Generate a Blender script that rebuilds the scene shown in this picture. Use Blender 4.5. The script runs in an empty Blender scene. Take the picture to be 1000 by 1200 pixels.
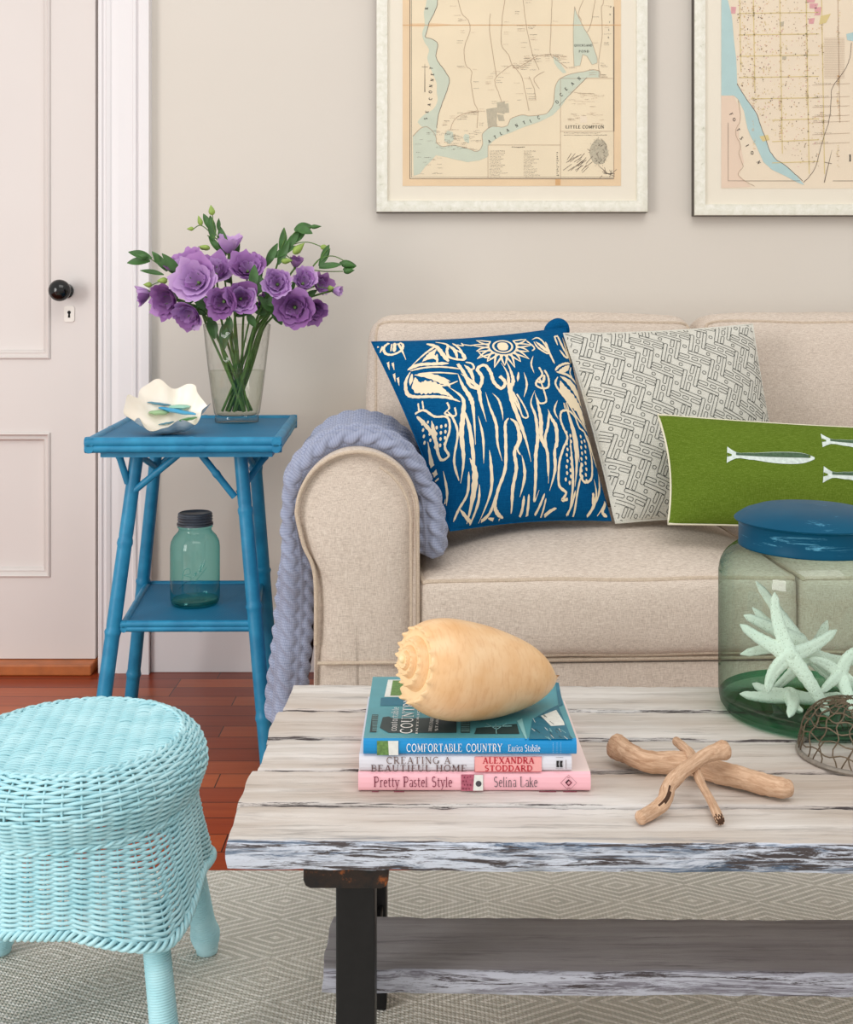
import bpy, bmesh, math, random
from mathutils import Vector, Matrix, noise as mnoise
R = math.radians
PI = math.pi
random.seed(7)
H = 0.857; F = 1300.0; YH = 375.0; CX = 500.0
FZ = -0.006                                   # bare floor; the rug's top is z = 0
col = bpy.context.scene.collection

def P(px, py, D):                             # a point seen at pixel px,py and at depth D
    return Vector(((px - CX) * D / F, D, H - (py - YH) * D / F))
def PZ(px, py, z):                            # a point seen at px,py on the horizontal plane z
    D = (H - z) * F / (py - YH)
    return Vector(((px - CX) * D / F, D, z))

# ------------------------------------------------------------------ materials
def lin(c):
    def f(v):
        v /= 255.0
        return v / 12.92 if v <= 0.04045 else ((v + 0.055) / 1.055) ** 2.4
    return (f(c[0]), f(c[1]), f(c[2]), 1.0)

class NT:
    def __init__(s, name):
        s.m = bpy.data.materials.new(name); s.m.use_nodes = True
        s.t = s.m.node_tree; s.n = s.t.nodes; s.l = s.t.links
        s.b = s.n['Principled BSDF']; s.out = s.n['Material Output']
        s.tc = s.n.new('ShaderNodeTexCoord')
    def put(s, sock, v):
        if v is None: return
        if isinstance(v, bpy.types.NodeSocket): s.l.new(v, sock)
        else: sock.default_value = v
    def set(s, name, v): s.put(s.b.inputs[name], v)
    def obj(s): return s.tc.outputs['Object']
    def map(s, sc=(1,1,1), rot=(0,0,0), loc=(0,0,0), vec=None):
        n = s.n.new('ShaderNodeMapping'); n.inputs['Scale'].default_value = sc
        n.inputs['Rotation'].default_value = rot; n.inputs['Location'].default_value = loc
        s.l.new(vec or s.obj(), n.inputs['Vector']); return n.outputs[0]
    def noise(s, scale, detail=3, rough=.5, vec=None, dist=0):
        n = s.n.new('ShaderNodeTexNoise'); n.inputs['Scale'].default_value = scale
        n.inputs['Detail'].default_value = detail; n.inputs['Roughness'].default_value = rough
        n.inputs['Distortion'].default_value = dist
        s.l.new(vec or s.obj(), n.inputs['Vector']); return n.outputs[0]
    def vor(s, scale, vec=None, feat='F1'):
        n = s.n.new('ShaderNodeTexVoronoi'); n.inputs['Scale'].default_value = scale; n.feature = feat
        s.l.new(vec or s.obj(), n.inputs['Vector']); return n.outputs[0]
    def wave(s, scale, dist=0, vec=None, d='X', dsc=1.0):
        n = s.n.new('ShaderNodeTexWave'); n.inputs['Scale'].default_value = scale
        n.inputs['Distortion'].default_value = dist; n.bands_direction = d; n.inputs['Detail Scale'].default_value = dsc
        s.l.new(vec or s.obj(), n.inputs['Vector']); return n.outputs['Fac']
    def math(s, op, a, b=None, c=None, clamp=False):
        n = s.n.new('ShaderNodeMath'); n.operation = op; n.use_clamp = clamp
        s.put(n.inputs[0], a)
        if b is not None: s.put(n.inputs[1], b)
        if c is not None: s.put(n.inputs[2], c)
        return n.outputs[0]
    def ramp(s, fac, stops):
        n = s.n.new('ShaderNodeValToRGB'); e = n.color_ramp.elements
        while len(e) < len(stops): e.new(0.5)
        for i, (p, c) in enumerate(stops):
            e[i].position = p; e[i].color = lin(c) if not isinstance(c, float) else (c, c, c, 1)
        s.put(n.inputs[0], fac); return n.outputs[0]
    def mix(s, fac, a, b, mode='MIX'):
        n = s.n.new('ShaderNodeMix'); n.data_type = 'RGBA'; n.blend_type = mode
        s.put(n.inputs[0], fac)
        s.put(n.inputs[6], lin(a) if isinstance(a, tuple) and len(a) == 3 else a)
        s.put(n.inputs[7], lin(b) if isinstance(b, tuple) and len(b) == 3 else b)
        return n.outputs[2]
    def bump(s, h, strength=.3, dist=.002, prev=None):
        n = s.n.new('ShaderNodeBump'); n.inputs['Strength'].default_value = strength
        n.inputs['Distance'].default_value = dist; s.l.new(h, n.inputs['Height'])
        if prev is not None: s.l.new(prev, n.inputs['Normal'])
        s.l.new(n.outputs[0], s.b.inputs['Normal']); return n.outputs[0]
    def xyz(s, vec=None):
        n = s.n.new('ShaderNodeSeparateXYZ'); s.l.new(vec or s.obj(), n.inputs[0]); return n.outputs
    def attr(s, name):
        n = s.n.new('ShaderNodeAttribute'); n.attribute_name = name; return n.outputs['Fac']

M = {}
def plain(name, c, rough=.6, metal=0, var=.08, sc=30, bumpd=0, bs=60, spec=.5):
    t = NT(name)
    a = tuple(max(0, v * (1 - var)) for v in c); b = tuple(min(255, v * (1 + var * .6)) for v in c)
    t.set('Base Color', t.mix(t.noise(sc, 4), a, b)); t.set('Roughness', rough); t.set('Metallic', metal)
    t.set('Specular IOR Level', spec)
    if bumpd: t.bump(t.noise(bs, 4), .5, bumpd)
    M[name] = t.m; return t.m

def glass(name, face, edge, rough=.03, k=2.0, refl=1.0):
    t = NT(name); n = t.n
    tr = n.new('ShaderNodeBsdfTransparent'); gl = n.new('ShaderNodeBsdfGlossy'); gl.inputs['Roughness'].default_value = rough
    lw = n.new('ShaderNodeLayerWeight'); lw.inputs['Blend'].default_value = .5
    f = t.math('POWER', lw.outputs['Facing'], k)
    t.l.new(t.mix(f, face, edge), tr.inputs['Color'])
    fr = t.math('ADD', t.math('MULTIPLY', t.math('POWER', lw.outputs['Facing'], 5.0), .55), .04)
    mx = n.new('ShaderNodeMixShader'); t.l.new(t.math('MULTIPLY', fr, refl, clamp=True), mx.inputs[0])
    t.l.new(tr.outputs[0], mx.inputs[1]); t.l.new(gl.outputs[0], mx.inputs[2])
    t.l.new(mx.outputs[0], t.out.inputs['Surface'])
    M[name] = t.m; return t

def linen(name, a, b, c, sc=1.3, sheen=.1):
    t = NT(name)
    v1 = t.noise(1, 3, .6, t.map((90*sc, 90*sc, 900*sc)))
    v2 = t.noise(1, 3, .6, t.map((900*sc, 900*sc, 90*sc)))
    w = t.math('ADD', t.math('MULTIPLY', v1, .5), t.math('MULTIPLY', v2, .5))
    cc = t.ramp(w, [(.30, a), (.5, b), (.68, c)])
    t.set('Base Color', cc); t.set('Roughness', .95); t.set('Specular IOR Level', .08)
    t.set('Sheen Weight', sheen)
    n = t.bump(w, .5, .0012); t.bump(t.noise(9, 3), .25, .01, n)
    M[name] = t.m; return t.m

linen('sofa_linen', (165,149,136), (209,194,180), (232,221,208))
linen('piping_linen', (160,142,124), (200,182,162), (222,206,188))
linen('green_linen', (78,98,24), (94,116,36), (120,140,60), 1.3, 0)
linen('blue_cotton', (2,66,112), (4,80,128), (14,92,140), .8, 0)
linen('grey_cotton', (192,190,178), (210,208,198), (222,220,210), .8, 0)
plain('cream_ink', (240,222,190), .9, var=.04)
plain('fret_ink', (78,80,76), .9)
plain('fish_white', (214,226,220), .8, var=.2, sc=160)
plain('fish_green', (70,96,70), .8, var=.4, sc=200)
plain('edge_cream', (226,220,196), .9)
plain('trim_white', (231,228,229), .45, var=.015, sc=6, bumpd=.0008, bs=14)
plain('door_white', (220,213,209), .5, var=.015, sc=5, bumpd=.001, bs=12)
plain('dark_gap', (60,40,28), .9)
plain('knob_black', (10,9,9), .12, var=0)
plain('escutcheon', (236,230,222), .4)
plain('key_black', (12,10,8), .8)
plain('threshold_wood', (186,104,52), .45, var=.25, sc=22)
plain('mat_board', (240,232,222), .9, var=.01)
plain('frame_side', (74,66,58), .5)
plain('iron', (26,25,26), .45, metal=.4, var=.3, sc=60, bumpd=.0006, bs=160)
plain('wire', (112,98,80), .55, metal=.6, var=.4, sc=200)
plain('wire_rim', (150,142,132), .6, metal=.4, var=.3, sc=150)
plain('zinc', (92,98,108), .42, metal=.45, var=.2, sc=80, bumpd=.0006, bs=120)
plain('stem_green', (84,120,48), .5, var=.35, sc=60)
plain('leaf_green', (62,104,48), .5, var=.4, sc=50)
plain('bud_green', (150,178,84), .5, var=.25, sc=70)
plain('page_paper', (238,232,220), .9)
plain('pink_page', (240,206,204), .9)
t = NT('star_white'); d_ = t.vor(330); t.set('Base Color', t.mix(t.ramp(d_, [(.12, 1.0), (.28, 0.0)]), (254,254,248), (206,208,192))); t.set('Roughness', .9); t.bump(d_, .5, .001); M['star_white'] = t.m
plain('glass_blue', (66,158,200), .3, var=.08); plain('glass_aqua', (150,200,180), .35); plain('glass_green', (60,140,74), .3)
plain('glass_teal', (86,140,160), .35); plain('glass_sage', (150,184,138), .35)

t = NT('wall_plaster'); a = t.noise(1.3, 3)
t.set('Base Color', t.mix(a, (211,203,192), (219,213,204))); t.set('Roughness', .75)
t.bump(t.noise(16, 4), .25, .004); M['wall'] = t.m

# floor boards: run along x, 6.2 cm wide
t = NT('cherry_floor'); x, y, z = t.xyz()
row = t.math('FLOOR', t.math('DIVIDE', y, .062)); fy = t.math('FRACT', t.math('DIVIDE', y, .062))
wn = t.n.new('ShaderNodeTexWhiteNoise'); wn.noise_dimensions = '1D'; t.l.new(row, wn.inputs['W'])
xs = t.math('DIVIDE', t.math('ADD', x, t.math('MULTIPLY', wn.outputs['Value'], 3.0)), 1.1)
fx = t.math('FRACT', xs)
wn2 = t.n.new('ShaderNodeTexWhiteNoise'); wn2.noise_dimensions = '2D'
cb = t.n.new('ShaderNodeCombineXYZ'); t.l.new(row, cb.inputs[0]); t.l.new(t.math('FLOOR', xs), cb.inputs[1]); t.l.new(cb.outputs[0], wn2.inputs['Vector'])
g = t.noise(1, 5, .6, t.map((4, 90, 1)), .6); t.set('Specular IOR Level', .35)
tone = t.math('ADD', t.math('MULTIPLY', wn2.outputs['Value'], .6), t.math('MULTIPLY', g, .4))
c = t.ramp(tone, [(.1, (112,38,18)), (.45, (150,60,28)), (.8, (184,90,46))])
gap = t.math('LESS_THAN', t.math('MINIMUM', fy, t.math('MULTIPLY', fx, 18)), .035)
t.set('Base Color', t.mix(gap, c, (48,20,12))); t.set('Roughness', .28)
t.bump(t.math('SUBTRACT', 1.0, gap), .4, .001); M['floor'] = t.m

# rug: nested diamonds with a stitched surface
t = NT('diamond_rug'); x, y, z = t.xyz()
def tri(v, per, off): 
    return t.math('MULTIPLY', t.math('ABSOLUTE', t.math('SUBTRACT', t.math('FRACT', t.math('DIVIDE', t.math('ADD', v, off), per)), .5)), 2.0)
wob = t.math('MULTIPLY', t.math('SUBTRACT', t.noise(9, 2), .5), .012)
d = t.math('ADD', tri(t.math('ADD', x, wob), .2, .31), tri(t.math('ADD', y, wob), .096, .045))
rings = t.math('FRACT', t.math('MULTIPLY', d, 4.0))
line = t.math('LESS_THAN', rings, .38)
sx = t.math('ABSOLUTE', t.math('SINE', t.math('MULTIPLY', x, PI / .0052)))
sy = t.math('ABSOLUTE', t.math('SINE', t.math('MULTIPLY', t.math('ADD', y, t.math('MULTIPLY', x, .3)), PI / .0052)))
st = t.math('MULTIPLY', sx, sy)
c = t.mix(line, t.ramp(t.noise(40, 3), [(.3, (204,204,194)), (.7, (224,222,212))]), (255,253,246))
c = t.mix(t.math('MULTIPLY', t.math('SUBTRACT', 1.0, st), .26), c, (168,160,146))
c = t.mix(t.math('MULTIPLY', t.noise(3.5, 3), .2), c, (214,196,172))
t.set('Base Color', c); t.set('Roughness', .95); t.set('Specular IOR Level', .1)
t.bump(t.math('ADD', t.math('MULTIPLY', st, 1.0), t.math('MULTIPLY', line, .5)), .7, .003); M['rug'] = t.m

# whitewashed weathered boards; 'edge' = 0 in the middle of a board, 1 on its edge
def board(name, base, pale, dark, blue, wear=.5, navy=(84,102,124), tan=(176,154,134)):
    t = NT(name); v = t.map((2.2, 40, 40)); v2 = t.map((7, 110, 110))
    g = t.noise(1, 6, .62, v, .5); g2 = t.noise(1, 5, .7, v2, .3)
    c = t.mix(t.ramp(g, [(.3, 0.0), (.62, 1.0)]), base, pale)
    c = t.mix(t.math('MULTIPLY', t.ramp(g2, [(.30, 1.0), (.47, 0.0)]), .5), c, dark)
    e = t.attr('edge')
    pz = t.noise(1, 5, .75, t.map((5, 60, 60), loc=(3, 1, 2)), .4)
    e1 = t.math('ADD', t.math('MULTIPLY', e, 1.0), t.math('MULTIPLY', t.math('SUBTRACT', pz, .5), 1.6))
    c = t.mix(t.math('MULTIPLY', t.ramp(t.noise(1, 3, .5, t.map((3, 7, 3))), [(.42, 0.0), (.66, 1.0)]), .55), c, tan)
    c = t.mix(t.math('MULTIPLY', t.ramp(e1, [(.55, 0.0), (.75, 1.0)]), t.math('ADD', t.math('MULTIPLY', t.attr('front'), .85), .12)), c, blue)
    pn = t.noise(1, 6, .8, t.map((6, 90, 90), loc=(1, 9, 4)), .8)
    c = t.mix(t.math('MULTIPLY', t.ramp(pn, [(.50, 0.0), (.60, 1.0)]), t.attr('front')), c, navy)
    pd = t.noise(1, 6, .8, t.map((9, 160, 160), loc=(7, 5, 2)), .5)
    e2 = t.math('ADD', t.math('MULTIPLY', e, wear), t.math('MULTIPLY', t.math('SUBTRACT', pd, .5), 2.2))
    c = t.mix(t.ramp(e2, [(.58, 0.0), (.72, 1.0)]), c, dark)
    t.set('Base Color', c); t.set('Roughness', .7)
    t.bump(t.math('ADD', g2, pd), .5, .0015); M[name] = t.m
board('whitewash', (184,174,164), (222,217,212), (66,58,58), (200,207,220), .59)
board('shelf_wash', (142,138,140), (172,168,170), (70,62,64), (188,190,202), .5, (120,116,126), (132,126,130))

def paintmat(name, c, c2, rough=.45, sc=30):
    t = NT(name); t.set('Base Color', t.mix(t.ramp(t.noise(sc, 4), [(.35, 0.0), (.7, 1.0)]), c, c2)); t.set('Roughness', rough)
    t.bump(t.noise(120, 3), .3, .0006); M[name] = t.m; return t
paintmat('blue_paint', (20,122,164), (36,142,184))
t = NT('blue_mat'); v = t.map((1,1,1)); x, y, z = t.xyz()
w = t.math('MULTIPLY', t.math('SINE', t.math('MULTIPLY', x, 900)), t.math('SINE', t.math('MULTIPLY', y, 700)))
t.set('Base Color', t.mix(t.noise(18, 3), (18,106,148), (28,122,164))); t.set('Roughness', .6); t.bump(w, .4, .0008); M['blue_mat'] = t.m
t = paintmat('wicker_paint', (164,214,223), (188,229,236), .6, 26)
paintmat('wicker_inner', (120,196,206), (140,208,216), .6)
t = NT('lid_blue'); sn = t.noise(1, 6, .75, t.map((12, 12, 130)), .6); t.set('Base Color', t.mix(t.ramp(sn, [(.60, 0.0), (.68, 1.0)]), t.mix(t.noise(14, 4), (0,62,92), (4,84,114)), (90,160,190))); t.set('Roughness', .45); t.set('Specular IOR Level', .15); M['lid_blue'] = t.m
t = NT('throw_knit')
x, y, z = t.xyz()
k = t.math('MULTIPLY', t.math('ABSOLUTE', t.math('SINE', t.math('MULTIPLY', t.attr('cs'), PI / .0045))), t.math('ABSOLUTE', t.math('SINE', t.math('MULTIPLY', t.attr('cw'), PI / .0045))))
t.set('Base Color', t.mix(t.ramp(k, [(0.0, 0.0), (.6, 1.0)]), (136,143,168), (164,171,194))); t.set('Roughness', .95); t.set('Specular IOR Level', .1); t.set('Sheen Weight', .2)
t.bump(k, .35, .0015); M['throw'] = t.m

t = NT('frame_wash'); n = t.noise(1, 5, .7, t.map((60, 60, 60)), .5)
t.set('Base Color', t.ramp(n, [(.26, (168,170,146)), (.36, (222,220,204)), (.7, (240,238,228))])); t.set('Roughness', .55); M['frame_wash'] = t.m
t = NT('rust_iron'); n = t.noise(38, 5, .65)
t.set('Base Color', t.ramp(n, [(.42, (28,26,26)), (.58, (50,36,28)), (.66, (150,82,34)), (.8, (60,44,34))])); t.set('Roughness', .6); t.set('Metallic', .3)
t.bump(n, .4, .001); M['rust'] = t.m

t = NT('driftwood'); cb = t.n.new('ShaderNodeCombineXYZ'); t.l.new(t.attr('gl'), cb.inputs[0]); t.l.new(t.attr('ga'), cb.inputs[1]); t.l.new(t.attr('gb'), cb.inputs[2]); g = t.noise(1, 5, .7, cb.outputs[0], .6); g2 = t.noise(14, 3)
t.set('Base Color', t.mix(t.ramp(g, [(.35, 0.0), (.65, 1.0)]), t.mix(g2, (158,118,88), (188,150,118)), (218,184,154)))
t.set('Roughness', .8); t.bump(g, .6, .002); M['driftwood'] = t.m
plain('drift_dark', (72,46,28), .9, var=.4, sc=200)

t = NT('shell_skin')
s_ = t.attr('su'); th = t.attr('sv')
gr = t.noise(1, 4, .65, t.map((1,1,1), vec=None)); 
cb = t.n.new('ShaderNodeCombineXYZ'); t.l.new(t.math('MULTIPLY', th, 3.0), cb.inputs[0]); t.l.new(t.math('MULTIPLY', s_, 60.0), cb.inputs[1])
gr = t.noise(1, 4, .6, cb.outputs[0], .4)
c = t.mix(t.ramp(t.noise(26, 4), [(.3, 0.0), (.7, 1.0)]), (226,176,122), (240,204,160))
c = t.mix(t.math('MULTIPLY', t.ramp(gr, [(.25, 1.0), (.5, 0.0)]), .35), c, (196,132,80))
c = t.mix(t.ramp(s_, [(.0, 1.0), (.16, .85), (.3, 0.0)]), c, (240,214,166))
t.set('Base Color', c); t.set('Roughness', .38); t.bump(gr, .25, .001); M['shell'] = t.m

t = NT('clam'); n = t.noise(60, 4)
t.set('Base Color', t.mix(n, (226,222,214), (250,246,240))); t.set('Roughness', .6); t.bump(t.noise(1, 4, .6, t.map((50,50,260))), .6, .002); M['clam'] = t.m
t = NT('clam_in'); t.set('Base Color', t.mix(t.noise(20, 3), (252,248,240), (244,228,206))); t.set('Roughness', .4); M['clam_in'] = t.m

def petal(name, a, b):
    t = NT(name); c = t.mix(t.attr('pv'), a, b); c = t.mix(t.math('MULTIPLY', t.noise(70, 4), .25), c, (222,190,232))
    t.set('Base Color', c); t.set('Roughness', .6); t.set('Subsurface Weight', 0.0)
    tl = t.n.new('ShaderNodeBsdfTranslucent'); t.l.new(c, tl.inputs[0]); mx = t.n.new('ShaderNodeMixShader'); mx.inputs[0].default_value = .3
    t.l.new(t.b.outputs[0], mx.inputs[1]); t.l.new(tl.outputs[0], mx.inputs[2]); t.l.new(mx.outputs[0], t.out.inputs['Surface']); M[name] = t.m
petal('petal_deep', (84,30,96), (146,84,160)); petal('petal_mid', (120,58,138), (186,132,202)); petal('petal_pale', (154,100,176), (214,176,228))

glass('jar_green', (231,244,237), (92,140,120), .02, 2.4)
glass('jar_base', (158,222,194), (50,130,100), .05, 1.6)
glass('mason_glass', (204,246,244), (104,198,196), .03, 1.8)
glass('clear_glass', (248,249,247), (160,160,152), .02, 3.2)
glass('pane_glass', (254,254,252), (250,250,248), .01, 1.0, .35)
glass('water', (250,251,248), (232,236,228), .0, 1.5, .6)

# ------------------------------------------------------------------ mesh builder
class MB:
    def __init__(s): s.v = []; s.f = []; s.mi = []; s.at = {}
    def add(s, p, **at):
        s.v.append(tuple(p)); i = len(s.v) - 1
        for k, v in at.items(): s.at.setdefault(k, {})[i] = v
        return i
    def face(s, idx, m=0): s.f.append(tuple(idx)); s.mi.append(m)
    def box(s, lo, hi, m=0):
        x0,y0,z0 = lo; x1,y1,z1 = hi
        b = [s.add(p) for p in ((x0,y0,z0),(x1,y0,z0),(x1,y1,z0),(x0,y1,z0),(x0,y0,z1),(x1,y0,z1),(x1,y1,z1),(x0,y1,z1))]
        for q in ((0,3,2,1),(4,5,6,7),(0,1,5,4),(1,2,6,5),(2,3,7,6),(3,0,4,7)): s.face([b[i] for i in q], m)
    def hexa(s, low, high, m=0):                # two rings of four points
        b = [s.add(p) for p in list(low) + list(high)]
        for q in ((0,3,2,1),(4,5,6,7),(0,1,5,4),(1,2,6,5),(2,3,7,6),(3,0,4,7)): s.face([b[i] for i in q], m)
    def grid(s, nu, nv, fn, m=0, closeu=False, closev=False, at=None, flip=False):
        nuu = nu if closeu else nu + 1; nvv = nv if closev else nv + 1
        ids = [[0] * nvv for _ in range(nuu)]
        for i in range(nuu):
            for j in range(nvv):
                u = i / nu; v = j / nv
                ids[i][j] = s.add(fn(u, v), **(at(u, v) if at else {}))
        for i in range(nu):
            for j in range(nv):
                a = ids[i][j]; b = ids[(i+1) % nuu][j]; c = ids[(i+1) % nuu][(j+1) % nvv]; d = ids[i][(j+1) % nvv]
                s.face((a, d, c, b) if flip else (a, b, c, d), m)
        return ids
    def tube(s, pts, r, seg=8, m=0, caps=True, closed=False):
        pts = [Vector(p) for p in pts]; n = len(pts)
        rr = r if isinstance(r, (list, tuple)) else [r] * n
        T = []
        for i in range(n):
            a = pts[(i-1) % n] if (closed or i > 0) else pts[i]; b = pts[(i+1) % n] if (closed or i < n-1) else pts[i]
            d = b - a; T.append(d.normalized() if d.length > 1e-9 else Vector((0,0,1)))
        up = Vector((0,0,1)) if abs(T[0].z) < .9 else Vector((1,0,0))
        N = (up - T[0] * up.dot(T[0])).normalized(); rings = []
        for i in range(n):
            N = N - T[i] * N.dot(T[i]); N = N.normalized() if N.length > 1e-6 else T[i].orthogonal().normalized()
            B = T[i].cross(N)
            rings.append([s.add(pts[i] + (N * math.cos(2*PI*k/seg) + B * math.sin(2*PI*k/seg)) * rr[i]) for k in range(seg)])
        for i in range(n if closed else n - 1):
            a = rings[i]; b = rings[(i+1) % n]
            for k in range(seg): s.face((a[k], a[(k+1) % seg], b[(k+1) % seg], b[k]), m)
        if caps and not closed:
            s.face(rings[0][::-1], m); s.face(rings[-1], m)
    def lathe(s, prof, c=(0,0,0), seg=48, m=0, capb=False, capt=False, fn=None):
        rings = []
        for (r, z) in prof:
            ring = []
            for k in range(seg):
                a = 2*PI*k/seg; rr = r * (fn(a, z) if fn else 1)
                ring.append(s.add((c[0] + rr*math.cos(a), c[1] + rr*math.sin(a), c[2] + z)))
            rings.append(ring)
        for a, b in zip(rings, rings[1:]):
            for k in range(seg): s.face((a[k], a[(k+1) % seg], b[(k+1) % seg], b[k]), m)
        if capb: s.face(rings[0][::-1], m)
        if capt: s.face(rings[-1], m)
    def ribbon(s, pts, w, fn, m=0, cols=1, step=None):
        pts = [Vector((p[0], p[1])) for p in pts]; n = len(pts)
        ww = w if isinstance(w, (list, tuple)) else [w] * n
        if step:
            q = []; qw = []
            for i in range(n-1):
                k = max(1, int(math.ceil((pts[i+1]-pts[i]).length / step)))
                for j in range(k):
                    q.append(pts[i].lerp(pts[i+1], j/k)); qw.append(ww[i] + (ww[i+1]-ww[i]) * j/k)
            q.append(pts[-1]); qw.append(ww[-1]); pts, ww, n = q, qw, len(q)
        prev = None
        for i in range(n):
            d = pts[min(i+1, n-1)] - pts[max(i-1, 0)]
            if d.length < 1e-9: continue
            d.normalize(); nn = Vector((-d.y, d.x)); row = []
            for k in range(cols+1):
                q = fn(*(pts[i] + nn * ww[i] * (k/cols - .5)))
                row.append(None if q is None else s.add(q))
            if prev and None not in row and None not in prev:
                for k in range(cols): s.face((prev[k], row[k], row[k+1], prev[k+1]), m)
            prev = row
    def poly(s, pts, fn, m=0): s.face([s.add(fn(*p)) for p in pts], m)
    def build(s, name, mats, parent=None, smooth=True, angle=42, bevel=0, bseg=2, loc=None):
        me = bpy.data.meshes.new(name)
        L = Vector(loc) if loc is not None else None
        vs = [tuple(Vector(v) - L) for v in s.v] if L else s.v
        me.from_pydata(vs, [], s.f); me.update()
        if not isinstance(mats, (list, tuple)): mats = [mats]
        for m in mats: me.materials.append(M[m] if isinstance(m, str) else m)
        me.polygons.foreach_set('material_index', s.mi)
        for k, d in s.at.items():
            a = me.attributes.new(k, 'FLOAT', 'POINT'); a.data.foreach_set('value', [d.get(i, 0.0) for i in range(len(s.v))])
        bm = bmesh.new(); bm.from_mesh(me); bmesh.ops.recalc_face_normals(bm, faces=bm.faces) if s.recalc else None; bm.to_mesh(me); bm.free()
        if smooth:
            me.shade_smooth(); me.set_sharp_from_angle(angle=R(angle))
        o = bpy.data.objects.new(name, me); col.objects.link(o)
        if L: o.location = L
        if parent:
            o.parent = parent
            if L is None: o.matrix_parent_inverse = Matrix.Translation(parent.location).inverted() if not parent.rotation_euler.z else parent_inv(parent)
        if bevel:
            b = o.modifiers.new('bevel', 'BEVEL'); b.width = bevel; b.segments = bseg; b.limit_method = 'ANGLE'; b.angle_limit = R(40)
        return o
    recalc = True
def parent_inv(p):
    return (Matrix.Translation(p.location) @ p.rotation_euler.to_matrix().to_4x4()).inverted()

def tag(o, label=None, cat=None, group=None, kind=None):
    if label: o['label'] = label
    if cat: o['category'] = cat
    if group: o['group'] = group
    if kind: o['kind'] = kind
    return o
def thing(name, label, cat, loc, group=None):
    o = bpy.data.objects.new(name, None); o.empty_display_size = .05; o.location = loc; col.objects.link(o)
    return tag(o, label, cat, group)
def struct(o): o['kind'] = 'structure'; return o
def spline(pts, n=8):                          # Catmull-Rom through points (any dimension)
    V = [Vector(p) for p in pts]; out = []
    for i in range(len(V)-1):
        a = V[max(i-1,0)]; b = V[i]; c = V[i+1]; d = V[min(i+2, len(V)-1)]
        for k in range(n):
            t = k/n
            out.append(.5*((2*b) + (c-a)*t + (2*a-5*b+4*c-d)*t*t + (3*b-a-3*c+d)*t**3))
    out.append(V[-1]); return out

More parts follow.
